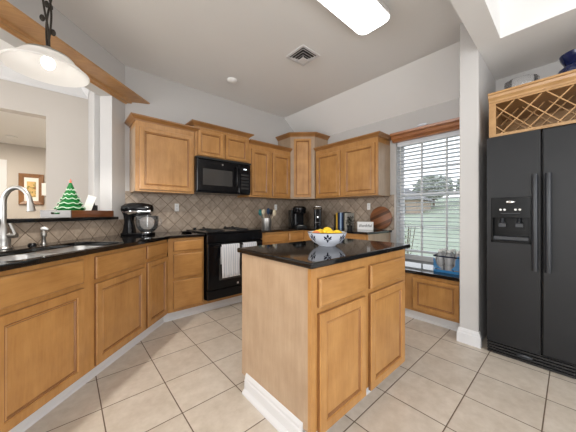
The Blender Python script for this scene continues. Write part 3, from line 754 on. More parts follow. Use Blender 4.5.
def lattice(y0, y1, name):
    m_ = MB(); zA, zB = z0+0.022, z1-0.036; H_ = zB-zA; xs0, xs1 = 0.046, WW-0.046; th = 0.007
    step = 0.155
    for sgn in (1, -1):
        k = -4
        while k < 12:
            xb = xs0+k*step+(0.03 if sgn > 0 else 0.06)
            # line from (xb,zA) to (xb+sgn*H,zB)
            xa, za, xc, zc = xb, zA, xb+sgn*H_*0.95, zB
            def clip(xa, za, xc, zc):
                pts_ = []
                for (X_, Z_, U_, V_) in ((xa,za,xc,zc),(xc,zc,xa,za)):
                    if X_ < xs0: f_ = (xs0-X_)/(U_-X_); X_, Z_ = xs0, Z_+(V_-Z_)*f_
                    if X_ > xs1: f_ = (xs1-X_)/(U_-X_); X_, Z_ = xs1, Z_+(V_-Z_)*f_
                    pts_.append((X_, Z_))
                return pts_
            if max(xa,xc) > xs0+0.03 and min(xa,xc) < xs1-0.03:
                (p, q_) = clip(xa,za,xc,zc); d = Vector((q_[0]-p[0], q_[1]-p[1])).normalized(); nn = Vector((-d.y, d.x))*th*0.5
                v = []
                off = 0.004 if sgn > 0 else 0
                for yy in (y0+off, y1+off):
                    v += [(p[0]+nn.x,yy,p[1]+nn.y),(q_[0]+nn.x,yy,q_[1]+nn.y),(q_[0]-nn.x,yy,q_[1]-nn.y),(p[0]-nn.x,yy,p[1]-nn.y)]
                m_.add(v, [(0,1,2,3),(7,6,5,4),(0,4,5,1),(1,5,6,2),(2,6,7,3),(3,7,4,0)])
            k += 1
    return m_.build(name, M['rackwood'], wr)
lattice(0.004, 0.022, 'front_lattice'); lattice(0.24, 0.258, 'rear_lattice')
# glass bowl and vase on the cabinet
gb = thing('glass_bowl', 'clear wavy glass bowl on the left end of the wine rack top', 'bowl', (2.86, 0.28, 2.086))
gbm = MB(); seg = 36; prof = [(0.03,0.002),(0.075,0.006),(0.095,0.03),(0.104,0.09),(0.108,0.16)]
v = []; f = []
for (r, z) in prof:
    for k in range(seg): a = 2*PI*k/seg; rr = r*(1+0.04*math.cos(9*a)*(z/0.16)); v.append((rr*math.cos(a), rr*math.sin(a), z))
for i in range(len(prof)-1):
    for k in range(seg): k2 = (k+1)%seg; f.append((i*seg+k, i*seg+k2, (i+1)*seg+k2, (i+1)*seg+k))
f.append(tuple(range(seg))[::-1])
o = gbm.add(v, f).build('glass', M['glass'], gb, smooth=True); s_ = o.modifiers.new('s','SOLIDIFY'); s_.thickness = 0.004
va = tag(MB().lathe([(0.055,0),(0.07,0.01),(0.112,0.04),(0.125,0.085),(0.115,0.125),(0.085,0.150),(0.080,0.160),(0.092,0.185),(0.103,0.21),(0.108,0.235),(0.104,0.236),(0.098,0.21),(0.086,0.185),(0.073,0.160),(0.078,0.150),(0.105,0.125),(0.115,0.085),(0.10,0.045),(0.05,0.015)], 32).build('vase', M['navy'], smooth=True, loc=(2.84,-0.045,2.086)),
         'glossy navy blue vase with flared rim on the wine rack top', 'vase')

# ================================================================= WINDOW AND BLIND
wi = MB().box(3.47,WY0,WZ0,3.50,WY0+0.05,WZ1); wi.box(3.47,WY1-0.05,WZ0,3.50,WY1,WZ1); wi.box(3.47,WY0+0.05,WZ1-0.05,3.50,WY1-0.05,WZ1); wi.box(3.47,WY0+0.05,WZ0,3.50,WY1-0.05,WZ0+0.09)
win = struct('window_1', wi, M['trim'], 'white double-hung window with divided panes')
s_ = MB().box(3.462,WY0+0.05,1.355,3.495,WY1-0.05,1.40); s_.build('meeting_rail', M['trim'], win)
g = MB()
for yy in (1.007, 1.293): g.box(3.478,yy-0.008,WZ0+0.09,3.49,yy+0.008,WZ1-0.05)
g.box(3.478,WY0+0.05,1.72,3.49,WY1-0.05,1.735); g.box(3.478,WY0+0.05,0.95,3.49,WY1-0.05,0.965)
g.build('muntins', M['trim'], win)
MB().box(3.483,WY0+0.05,WZ0+0.09,3.486,WY1-0.05,WZ1-0.05).build('pane', M['pane'], win)
bl = thing('window_blind', 'white horizontal slat blind lowered over the kitchen window', 'blind', (3.385, WY1-0.012, 0), RW)
BW = WY1-WY0-0.024
MB().box(0,-0.028,2.03,BW,0.03,WZ1-0.004).build('headrail', M['blind'], bl, bevel=0.004)
sl = MB(); zs = 0.70; pitch = 0.0475; k = 0
while zs < 2.02:
    a = math.radians(10); hw = 0.025; dy, dz = hw*math.cos(a), hw*math.sin(a)
    v = [(0,-dy,zs+dz),(BW,-dy,zs+dz),(BW,dy,zs-dz),(0,dy,zs-dz),(0,-dy,zs+dz+0.0028),(BW,-dy,zs+dz+0.0028),(BW,dy,zs-dz+0.0028),(0,dy,zs-dz+0.0028)]
    sl.add(v, [(0,3,2,1),(4,5,6,7),(0,1,5,4),(1,2,6,5),(2,3,7,6),(3,0,4,7)]); zs += pitch
sl.build('slats', M['blind'], bl)
MB().box(0,-0.026,0.635,BW,0.026,0.66).build('bottom_rail', M['blind'], bl, bevel=0.004)
cd = MB()
for xx in (WY1-0.012-1.257, WY1-0.012-0.978, BW-0.06):
    cd.box(xx-0.004,-0.028,0.65,xx+0.004,-0.0265,2.04); cd.box(xx-0.004,0.0265,0.65,xx+0.004,0.028,2.04)
cd.build('ladder_tapes', M['cord'], bl)
MB().tube([(0.05,-0.04,2.03),(0.052,-0.042,1.35)], 0.004, 8).build('tilt_wand', M['cord'], bl)
w = MB().sweep([(3.35,1.60),(3.35,0.662)], [(0,2.085),(0.05,2.085),(0.055,2.10),(0.085,2.12),(0.095,2.15),(0.125,2.165),(0.13,2.19),(0,2.19)])
cn = w.build('cornice', M['cornice']); tag(cn, 'red-brown wooden cornice above the window', 'cornice')
tag(MB().sphere((0,0,0.021),0.03,0.06,0.021).build('dish', M['white_cer'], smooth=True, loc=(3.25,1.205,2.19)), 'small white oval dish lying on the window cornice', 'dish')

# ================================================================= CEILING FIXTURES
cfx = thing('ceiling_light', 'long rounded white fluorescent fixture on the kitchen ceiling', 'ceiling light', (0, 0, 0))
MB().prism(rrect(0.85, 1.01, 2.00, 1.25, 0.05), 2.79, 2.82).build('base_plate', M['trim'], cfx)
lv = []; lf = []
lps = [(0.004, 2.765), (0.006, 2.755), (0.016, 2.745), (0.05, 2.736), (0.09, 2.733)]
MB().prism(rrect(0.818, 0.978, 2.037, 1.282, 0.072), 2.757, 2.795).build('side_rim', M['trim'], cfx)  # opaque rim added to cut the diffuser's glow on the ceiling
for ins, z in lps: lv += [(p[0], p[1], z) for p in rrect(0.82+ins, 0.98+ins, 2.035-ins, 1.28-ins, max(0.03, 0.07-ins*0.3))]
n = len(lv)//len(lps)
for i in range(len(lps)-1):
    for k in range(n): lf.append((i*n+k, i*n+(k+1)%n, (i+1)*n+(k+1)%n, (i+1)*n+k))
lf.append(tuple(range((len(lps)-1)*n, len(lps)*n))); lf.append(tuple(range(n)))
MB().add(lv, lf).build('diffuser', M['lens'], cfx, smooth=True)

vt = thing('ceiling_vent', 'square white louvred air vent in the kitchen ceiling', 'vent', (1.895, 1.90, CZ)); vt.scale = (0.86, 0.86, 1.0)
v_ = MB()
for a_, b_, za, zb in ((0.15,0.122,0.0,0.008),):
    v_.box(-a_,-a_,-zb,a_,-b_,0); v_.box(-a_,b_,-zb,a_,a_,0); v_.box(-a_,-b_,-zb,-b_,b_,0); v_.box(b_,-b_,-zb,a_,b_,0)
v_.build('frame', M['trim'], vt)
MB().box(-0.121,-0.121,-0.004,0.121,0.121,-0.001).build('backing', M['black_matte'], vt)
lou = MB()
for s1, s2, za, zb in ((0.120,0.100,-0.010,-0.020),(0.094,0.074,-0.020,-0.032),(0.068,0.050,-0.030,-0.042)):
    q1 = [(-s2,-s2,za),(s2,-s2,za),(s2,s2,za),(-s2,s2,za)]; q2 = [(-s1,-s1,zb),(s1,-s1,zb),(s1,s1,zb),(-s1,s1,zb)]
    lou.add(q1+q2, [(i,(i+1)%4,(i+1)%4+4,i+4) for i in range(4)])
o = lou.build('louvres', M['trim'], vt, fixn=False); s_ = o.modifiers.new('s','SOLIDIFY'); s_.thickness = 0.0015
MB().box(-0.05,-0.05,-0.056,0.05,0.05,-0.050).box(-0.004,-0.004,-0.046,0.004,0.004,-0.004).build('centre_plate', M['trim'], vt)
tag(MB().lathe([(0.062,0.0),(0.065,-0.008),(0.06,-0.02),(0.045,-0.034),(0.02,-0.04),(0.0,-0.04)], 28).build('smoke_detector', M['panel_white'], smooth=True, loc=(1.567,2.84,CZ)), 'round white smoke detector on the ceiling above the microwave', 'smoke detector')

# pendant lamp
px_, py_ = -0.085, 2.14
pn = thing('pendant_lamp', 'white glass bowl pendant lamp on twisted dark metal stems over the sink', 'pendant lamp', (px_, py_, -0.03))
t_ = NT('frosted_white_shade_glass')
t_.setp(Base_Color=srgb(250, 248, 244), Roughness=0.25, Transmission_Weight=0.0, Subsurface_Weight=0.0)
tl = t_.new('ShaderNodeBsdfTranslucent'); tl.inputs[0].default_value = (0.95,0.94,0.93,1); mx = t_.new('ShaderNodeMixShader'); mx.inputs[0].default_value = 0.45
t_.l.new(t_.b.outputs[0], mx.inputs[1]); t_.l.new(tl.outputs[0], mx.inputs[2]); t_.l.new(mx.outputs[0], t_.n['Material Output'].inputs[0])
M['shade'] = t_.m
shp = [(0.032,2.165),(0.06,2.160),(0.10,2.145),(0.125,2.125),(0.14,2.105),(0.165,2.085),(0.190,2.062),(0.203,2.052),(0.203,2.045),(0.198,2.043),(0.188,2.054),(0.16,2.080),(0.135,2.100),(0.12,2.120),(0.097,2.140),(0.058,2.155),(0.032,2.160)]
MB().lathe(shp, 48, cap=False).build('shade', M['shade'], pn, smooth=True)
MB().lathe([(0.112,2.141),(0.118,2.137),(0.128,2.125),(0.124,2.127)], 48, cap=False).build('shade_band', M['steel'], pn, smooth=True)
MB().lathe([(0.0,2.19),(0.022,2.19),(0.030,2.175),(0.036,2.160),(0.034,2.152),(0.020,2.148),(0.018,2.135),(0.0,2.135)], 20).build('socket', M['steel'], pn, smooth=True)
MB().sphere((0,0,2.095), 0.034, 0.034, 0.04).build('bulb', M['bulb'], pn, smooth=True)
for ph, am in ((0,0.020),(2.1,0.024),(4.2,0.018)):
    pts = [(am*math.sin(ph+z_*9)*(0.25+min(1,(z_)*2.4)) , am*math.cos(ph+z_*7)*(0.25+min(1,z_*2.4)), 2.185+z_) for z_ in [0.02*i for i in range(0, 31)]]
    MB().tube(pts, 0.0055, 8).build('stem', M['bronze'], pn, smooth=True)
for z_, an in ((2.30,0.5),(2.36,3.2),(2.46,1.2),(2.44,4.5)):
    lfm = MB(); lfm.sphere((0.026*math.cos(an),0.026*math.sin(an),z_), 0.013, 0.006, 0.022, 10, 6); lfm.build('metal_leaf', M['bronze'], pn, smooth=True)
MB().lathe([(0.055,2.818),(0.058,2.80),(0.03,2.782),(0.0,2.78)], 24).build('canopy', M['bronze'], pn, smooth=True)
pl_ = bpy.data.lights.new('pendant_bulb_light', 'POINT'); pl_.energy = 0.25; pl_.shadow_soft_size = 0.035; pl_.color = (1, 0.97, 0.93)
po = bpy.data.objects.new('pendant_bulb_light', pl_); C.objects.link(po); po.parent = pn; po.location = (0, 0, 2.03)
sp_ = bpy.data.lights.new('pendant_downlight', 'SPOT'); sp_.energy = 34; sp_.spot_size = math.radians(150); sp_.spot_blend = 0.3; sp_.shadow_soft_size = 0.04; sp_.color = (1, 0.95, 0.88)
po = bpy.data.objects.new('pendant_downlight', sp_); C.objects.link(po); po.parent = pn; po.location = (0, 0, 2.05)

# ================================================================= BAR LEDGE ITEMS
# tray (local x along the ledge toward the stove wall)
tx, ty = dgw(0.70, -0.03)
ty0 = thing('serving_tray', 'brown wooden tray with grey slotted end on the raised bar', 'tray', (tx, ty, 1.101), RZ)
TL, TW, TH = 0.49, 0.28, 0.062
b = MB(); b.box(0.012,0,0,TL,0.012,TH); b.box(0.012,TW-0.012,0,TL,TW,TH); b.box(0.012,0.012,0,TL,TW-0.012,0.012)
b.box(TL-0.012,0.012,0.012,TL,TW-0.012,TH); b.build('tray_body', M['traywood'], ty0)
e_ = MB(); e_.box(0,0,0,0.012,TW,0.028); e_.box(0,0,0.046,0.012,TW,TH); e_.box(0,0,0.028,0.012,0.10,0.046); e_.box(0,0.18,0.028,0.012,TW,0.046)
e_.build('end_panel', M['greywood'], ty0)['label'] = 'grey end panel with handle slot'
tr = thing('ceramic_tree', 'green ceramic christmas tree ornament standing in the wooden tray', 'ornament', (0.028, 3.085, 1.114)); tr.scale = (0.88, 0.88, 1.22)
nt = 6
for i in range(nt):
    zb = 0.03+0.034*i; r0 = 0.135*(1-i/(nt+0.6)); m_ = MB(); seg = 40; v = []; f = []
    rows = [(0.35,0.050),(0.75,0.024),(1.0,0.004),(0.98,-0.006),(0.6,-0.001)]
    for s_, dz in rows:
        for k in range(seg):
            a = 2*PI*k/seg+i*0.35; sc = 1+0.13*abs(math.sin(a*4.5))*(s_ > 0.7); rr = r0*s_*sc
            v.append((rr*math.cos(a), rr*math.sin(a), zb+dz-0.012*abs(math.sin(a*4.5))*(s_ > 0.7)))
    for j in range(len(rows)-1):
        for k in range(seg): k2 = (k+1)%seg; f.append((j*seg+k, j*seg+k2, (j+1)*seg+k2, (j+1)*seg+k))
    f.append(tuple(range(seg))); f.append(tuple(range((len(rows)-1)*seg, len(rows)*seg)))
    m_.add(v, f); m_.build('branch_tier', M['green'], tr, smooth=True)
    rim = MB(); rim.tube([(r0*1.0*(1+0.13*abs(math.sin(a*4.5)))*math.cos(a), r0*(1+0.13*abs(math.sin(a*4.5)))*math.sin(a), zb+0.004-0.012*abs(math.sin(a*4.5))) for a in [2*PI*k/seg+i*0.35 for k in range(seg+1)]], 0.0035, 6)
    rim.build('frosted_rim', M['snow'], tr, smooth=True)
MB().lathe([(0.08,0),(0.085,0.01),(0.05,0.03),(0.0,0.03)], 24).build('base', M['green'], tr, smooth=True)
st = MB()
pts5 = []
for k in range(10):
    a = PI/2+k*PI/5; r = 0.017 if k % 2 == 0 else 0.007; pts5.append((r*math.cos(a), r*math.sin(a)))
st.prism(pts5, -0.003, 0.003); st.xf(Matrix.Translation((0,0,0.262)) @ Matrix.Rotation(math.radians(-40),4,'Z') @ Matrix.Rotation(PI/2,4,'X'))
MB().lathe([(0.032,0.21),(0.018,0.235),(0.006,0.252)],16).build('tip', M['green'], tr, smooth=True)
st.build('star', M['orange'], tr)
cd = tag(MB().box(-0.035,-0.003,0,0.035,0.003,0.20).build('card', M['white_paper'], loc=(0.135,3.165,1.116)), 'white card leaning in the tray right of the ceramic tree', 'card')
cd.rotation_euler = (math.radians(-6), math.radians(16), math.radians(-25))
ez = thing('tablet_stand', 'small black folding easel at the right end of the tray', 'easel', (0.215, 3.20, 1.113), RZ); ez.scale = (1.2, 1.0, 1.75)
e_ = MB(); e_.tube([(-0.03,0.0,0.004),(0.0,0.03,0.10)], 0.006, 8); e_.tube([(0.03,0.0,0.004),(0.0,0.03,0.10)], 0.006, 8); e_.tube([(0,0.075,0.004),(0,0.03,0.10)], 0.006, 8); e_.box(-0.035,-0.012,0,0.035,0.0,0.014)
e_.box(-0.03,0.0,0.014,0.03,0.006,0.06); e_.build('easel_frame', M['black_matte'], ez)

# ================================================================= COUNTER ITEMS
# stand mixer (local +x = toward the bowl end)
mx_ = thing('stand_mixer', 'black stand mixer with clear glass bowl on the corner of the sink counter', 'mixer', (0.575, 3.055, CT), math.radians(-41)); mx_.scale = (0.93, 0.93, 0.95)
b = MB(); b.add(*[[ (p[0],p[1],z) for z in (0.0,0.028) for p in rrect(-0.17,-0.105,0.165,0.105,0.07)], [tuple(range(24))[::-1], tuple(range(24,48))]+[(i,(i+1)%24,(i+1)%24+24,i+24) for i in range(24)]])
b.build('base', M['black'], mx_, bevel=0.006, smooth=True)
nk = MB(); rows = [(-0.165,-0.045,0.06,0.028),(-0.155,-0.05,0.052,0.08),(-0.15,-0.065,0.045,0.15),(-0.155,-0.055,0.048,0.215),(-0.165,-0.03,0.052,0.245)]
v = []; f = []
for x0, x1, hw, z in rows: v += [(p[0],p[1],z) for p in rrect(x0,-hw,x1,hw,0.03,4)]
n = len(v)//len(rows)
for i in range(len(rows)-1):
    for k in range(n): f.append((i*n+k, i*n+(k+1)%n, (i+1)*n+(k+1)%n, (i+1)*n+k))
f += [tuple(range(n))[::-1], tuple(range((len(rows)-1)*n, len(rows)*n))]
nk.add(v, f).build('neck', M['black'], mx_, smooth=True)
hd = MB(); hd.tube([(-0.185,0,0.29),(-0.178,0,0.29),(-0.14,0,0.292),(-0.06,0,0.294),(0.04,0,0.294),(0.11,0,0.292),(0.15,0,0.290),(0.158,0,0.290)], 0.05, 24, radii=[0.02,0.042,0.060,0.068,0.066,0.058,0.045,0.025])
hd.build('motor_head', M['black'], mx_, smooth=True)
MB().tube([(-0.16,0,0.266),(-0.06,0,0.262),(0.04,0,0.262),(0.155,0,0.268)], 0.05, 24, radii=[0.046,0.064,0.062,0.044]).build('trim_band', M['chrome'], mx_, smooth=True)
MB().tube([(0.10,0,0.25),(0.10,0,0.20)], 0.022, 16).build('attachment_hub', M['chrome'], mx_, smooth=True)
MB().tube([(0.10,0,0.205),(0.10,0,0.09)], 0.006, 10).build('beater', M['chrome'], mx_, smooth=True)
gp = [(0.045,0.034),(0.070,0.04),(0.098,0.07),(0.114,0.11),(0.116,0.16),(0.117,0.215)]
o = MB().lathe(gp, 32, 0.10, 0, cap=False).add([],[]).build('bowl', M['glass'], mx_, smooth=True); s_ = o.modifiers.new('s','SOLIDIFY'); s_.thickness = 0.004
MB().tube([(0.19,0.05,0.19),(0.215,0.07,0.18),(0.22,0.075,0.13),(0.20,0.06,0.09)], 0.008, 10).build('bowl_handle', M['glass'], mx_, smooth=True)
MB().lathe([(0.06,0.028),(0.06,0.034),(0.045,0.036),(0.0,0.036)], 28, 0.10, 0).build('bowl_foot', M['chrome'], mx_, smooth=True)

tag(MB().lathe([(0.0,0.002),(0.05,0.002),(0.062,0.010),(0.066,0.016),(0.060,0.014),(0.048,0.007),(0,0.006)], 28).build('spoon_rest', M['black'], smooth=True, loc=(1.06,3.0,CT)), 'flat black spoon rest on the counter left of the range', 'spoon rest')

def plate(loc, rz, label, name='outlet'):
    t = thing(name, label, 'outlet', loc, rz); t.scale = (0.72, 1, 0.85)
    MB().rings(-0.036,-0.058,0.036,0.058,[(0,0),(0,-0.003),(0.003,-0.006)]).build('cover_plate', M['panel_white'], t)
    for z in (-0.022,0.022): MB().rings(-0.014,z-0.014,0.014,z+0.014,[(0,-0.005),(0.001,-0.0075)]).build('socket', M['trim'], t)
    return t
plate((1.062,3.3615,1.21), 0, 'white outlet on the stove wall between mixer and microwave')
plate((2.69,3.3615,1.235), 0, 'white outlet on the stove wall beside the utensil crock')
plate((3.3415,1.98,1.235), RW, 'white outlet on the window wall above the small sign')

# utensil crock
uc = thing('utensil_crock', 'stainless steel crock holding kitchen utensils right of the range', 'utensil holder', (2.27, 3.06, CT)); uc.scale = (1.25, 1.25, 1.0)
MB().lathe([(0.056,0),(0.058,0.004),(0.058,0.155),(0.055,0.155),(0.055,0.006),(0.0,0.006)], 28).build('crock', M['steel'], uc, smooth=True)
for i, (dx, dy, lean, hgt, mt, kind, lab, nm) in enumerate(((-0.03,0.0,-0.06,0.25,'teal','spat','teal silicone spatula leaning left in the crock','spatula'),(-0.012,0.02,-0.022,0.26,'cream','spoon','cream spoon in the steel crock beside the teal spatula','cooking_spoon'),
      (0.008,-0.015,0.012,0.27,'blue','spat','dark blue spatula upright in the middle of the crock','spatula'),(0.028,0.01,0.045,0.26,'black_matte','spoon','black ladle spoon leaning right in the crock','cooking_spoon'),(0.03,-0.02,0.075,0.245,'cream','spat','cream spatula leaning furthest right in the crock','spatula'))):
    u_ = thing(nm, lab, 'kitchen utensil', (2.27+dx, 3.06+dy, CT+0.012))
    vx, vy = 0.749, -0.663
    x1, y1 = lean*vx, lean*vy
    MB().tube([(-x1*0.2,-y1*0.2,0),(x1*0.5,y1*0.5,hgt*0.5),(x1,y1,hgt*0.8)], 0.005, 8).build('handle', M['black_matte'] if kind == 'spoon' and mt != 'cream' else M[mt], u_, smooth=True)
    h_ = MB().sphere((x1*1.15,y1*1.15,hgt*0.92), 0.034, 0.012 if kind == 'spat' else 0.018, 0.05 if kind == 'spat' else 0.042, 14, 8)
    h_.build('head', M[mt], u_, smooth=True)

# pod coffee maker
kg = thing('coffee_maker', 'black pod coffee maker in the corner under the tall cabinet', 'coffee maker', (2.86, 2.96, CT), math.radians(-20)); kg.scale = (1.15, 1.0, 1.05)
b = MB().prism(rrect(-0.085,-0.14,0.085,0.13,0.04), 0, 0.03); b.build('base', M['black_matte'], kg, bevel=0.004)
MB().prism(rrect(-0.085,0.0,0.085,0.13,0.04), 0.03, 0.25).build('tower', M['black'], kg, bevel=0.006)
MB().tube([(0,-0.01,0.21),(0,-0.01,0.235),(0,-0.01,0.30),(0,-0.01,0.325)], 0.09, 28, radii=[0.085,0.098,0.098,0.07]).build('brew_head', M['black'], kg, smooth=True)
MB().sphere((0,-0.045,0.318),0.05,0.04,0.016).build('lid_handle', M['nickel'], kg, smooth=True)
MB().box(-0.125,0.0,0.01,-0.086,0.12,0.27).build('water_tank', M['darkglass'], kg, bevel=0.008)
MB().lathe([(0.05,0.03),(0.05,0.036),(0,0.036)],20,0,-0.08).build('drip_tray', M['nickel'], kg, smooth=True)
# espresso machine
nsx = thing('espresso_machine', 'slim black and chrome espresso capsule machine right of the coffee maker', 'coffee maker', (3.07, 2.74, CT), math.radians(-48)); nsx.scale = (1.1, 1.1, 1.05)
MB().prism(rrect(-0.06,-0.10,0.06,0.12,0.03), 0, 0.02).build('base', M['black'], nsx, bevel=0.003)
MB().prism(rrect(-0.058,-0.02,0.058,0.12,0.03), 0.02, 0.27).build('body', M['black'], nsx, bevel=0.006)
MB().prism(rrect(-0.055,-0.10,0.055,-0.015,0.025), 0.17, 0.28).build('brew_head', M['black'], nsx, bevel=0.006)
lv_ = MB().tube([(-0.05,0.0,0.25),(-0.055,-0.05,0.30),(-0.03,-0.09,0.32),(0.03,-0.09,0.32),(0.055,-0.05,0.30),(0.05,0.0,0.25)], 0.008, 10); lv_.build('lever', M['chrome'], nsx, smooth=True)
MB().box(-0.035,-0.105,0.075,0.035,-0.02,0.085).build('cup_rest', M['chrome'], nsx)
MB().tube([(0,-0.07,0.17),(0,-0.07,0.15)], 0.02, 14).build('nozzle', M['chrome'], nsx, smooth=True)
# leaning board in the corner
lb = thing('leaning_panel', 'brown panel with dark edge leaning in the corner behind the coffee maker', 'board', (3.085, 3.255, CT), -PI/4)
MB().box(-0.10,0.0,0,0.09,0.012,0.30).build('panel', wood('dull_brown_board', srgb(120,98,78), srgb(150,126,104)), lb)
MB().box(0.09,-0.003,0,0.105,0.015,0.31).build('dark_edge', M['black_matte'], lb); MB().box(-0.10,-0.003,0.30,0.09,0.015,0.31).build('dark_edge', M['black_matte'], lb)

# books on the window-wall counter: spines face -X
books = [('black','bookend_black'),(srgb(214,170,60),0),(srgb(20,22,26),0),(srgb(24,50,96),0),(srgb(170,200,228),0),(srgb(18, 40, 84),0),(srgb(36, 44, 40),0),(srgb(222, 216, 200),0),(srgb(170, 168, 160),0)]
lab = ['thin black bookend at the left of the cookbooks','yellow cookbook next to the black bookend','black-spined cookbook right of the yellow book','navy cookbook between the black and light blue books','light blue cookbook in the middle of the row','dark navy cookbook right of the light blue book','dark green cookbook left of the cream one','thin cream cookbook near the right of the row','thick pale grey cookbook at the right end of the row']
yb = 2.455
specs = [(0.010,0.21,0.14),(0.030,0.235,0.17),(0.022,0.24,0.17),(0.026,0.235,0.18),(0.028,0.24,0.18),(0.026,0.238,0.18),(0.022,0.245,0.18),(0.014,0.23,0.17),(0.040,0.232,0.18)]
for i, ((c_, _x), (th, hh, dd)) in enumerate(zip(books, specs)):
    if i == 0:
        t = thing('bookend', lab[0], 'bookend', (3.13, yb, CT)); MB().box(0,-th,0,dd,0,hh).box(0,-th-0.0,0,dd,0.0,0.003).build('plate', M['black_matte'], t); yb -= th+0.002; continue
    t = thing('book', lab[i], 'book', (3.335-dd, yb, CT), 0, 'cookbooks in a row on the window-wall counter')
    cm = plain('book_cover_%d' % i, c_, 0.45, var=0.04)
    b = MB().box(0,-th,0,0.004,0,hh).box(0.004,-0.003,0,dd,0,hh).box(0.004,-th,0,dd,-th+0.003,hh); b.build('cover', cm, t)
    MB().box(0.004,-th+0.003,0.004,dd-0.004,-0.003,hh-0.004).build('pages', M['white_paper'], t)
    yb -= th+0.0015
# small dark plant in front of the last book
pt_ = thing('potted_plant', 'small dark leafy plant between the books and the white sign', 'plant', (3.09, 2.14, CT)); pt_.scale = (1.25, 1.25, 1.2)
MB().lathe([(0.025,0),(0.032,0.045),(0.029,0.045),(0.0,0.04)],18).build('pot', M['black_matte'], pt_, smooth=True)
lf_ = MB(); rnd = random.Random(3)
for k in range(46):
    a = rnd.uniform(0,2*PI); r = rnd.uniform(0.0,0.05); z = rnd.uniform(0.05,0.15); s_ = rnd.uniform(0.012,0.02)
    o_ = len(lf_.v); lf_.sphere((0,0,0), s_, s_*0.5, 0.003, 8, 4); lf_.xf(Matrix.Translation((r*math.cos(a), r*math.sin(a), z)) @ Matrix.Rotation(a,4,'Z') @ Matrix.Rotation(rnd.uniform(-1,1),4,'Y'), o_)
for k in range(6):
    a = k; lf_.tube([(0,0,0.04),(0.03*math.cos(a),0.03*math.sin(a),0.12)],0.0018,5)
lf_.build('foliage', plain('dark_foliage', srgb(36,40,28), 0.6, var=0.3), pt_, smooth=True)
# sign
sg = thing('block_sign', 'small white wooden sign with black script leaning before the backsplash', 'sign', (3.12, 2.03, CT), RW+math.radians(12))
MB().box(0,0,0,0.225,0.02,0.11).build('block', M['panel_white'], sg, bevel=0.002)
text_part('lettering', 'thankful', 0.058, M['black_matte'], sg, (0.112,-0.0012,0.056), shear=0.25)
# round cutting board
rb = thing('cutting_board', 'round striped wooden cutting board leaning on the wall beside the window', 'cutting board', (3.318, 1.785, CT+0.002), RW); rb.scale = (1.08, 1, 1.08)
b = MB().lathe([(0.145,-0.010),(0.150,-0.006),(0.150,0.006),(0.145,0.010)], 48); b.xf(Matrix.Translation((0,0,0.150)) @ Matrix.Rotation(PI/2,4,'X'))
rbo = b.build('board', M['board'], rb, smooth=True); rb.rotation_euler = (math.radians(-4), 0, RW)
rb.rotation_mode = 'ZYX'; rb.rotation_mode = 'XYZ'
# bottled water pack
wp = thing('water_pack', 'plastic-wrapped pack of water bottles with blue print on the low window counter', 'water bottles', (2.88, 0.955, 0.531), RW); wp.scale = (1.3, 1.3, 1.2)
for ix in range(3):
    for iy in range(3):
        bx, by = 0.035+0.062*ix, 0.035+0.062*iy
        bt_ = MB().lathe([(0.0,0.0),(0.027,0.0),(0.030,0.01),(0.030,0.05),(0.027,0.055),(0.030,0.06),(0.030,0.12),(0.024,0.145),(0.012,0.165),(0.012,0.175)], 14, bx, by)
        o = bt_.build('bottle', M['bottle'], wp, smooth=True)
        MB().lathe([(0.014,0.172),(0.014,0.186),(0,0.186)], 12, bx, by).build('cap', M['panel_white'], o, smooth=True)
b = MB(); W1 = 0.194
b.sweep([(0,0),(W1,0),(W1,W1),(0,W1),(0,0)], [(0.001,0.0),(0.002,0.0),(0.002,0.022),(0.001,0.022)])
b.build('wrap_band', M['bluewrap'], wp)
MB().add([(0.12,-0.003,0.03),(W1+0.003,-0.003,0.03),(W1+0.003,-0.003,0.155),(0.165,-0.003,0.15),(0.15,-0.003,0.11),(0.15,-0.003,0.07)], [(0,1,2,3,4,5)]).build('wrap_print', M['bluewrap'], wp); MB().add([(0,-0.003,0.03),(0.06,-0.003,0.03),(0.025,-0.003,0.06),(0.01,-0.003,0.11),(0,-0.003,0.12)], [(0,1,2,3,4)]).build('wrap_print', M['bluewrap'], wp)
b = MB(); b.add([(-0.003,0.0,0.02),(-0.003,0.0,0.11),(-0.003,W1,0.08),(-0.003,W1,0.02)],[(0,1,2,3)])
b.build('wrap_print', M['bluewrap'], wp)
b = MB().sweep([(0,0),(W1,0),(W1,W1),(0,W1),(0,0)], [(0.002,0.13),(0.003,0.13),(0.003,0.142),(0.002,0.142)]); b.build('wrap_seam', M['bluepaint'], wp)

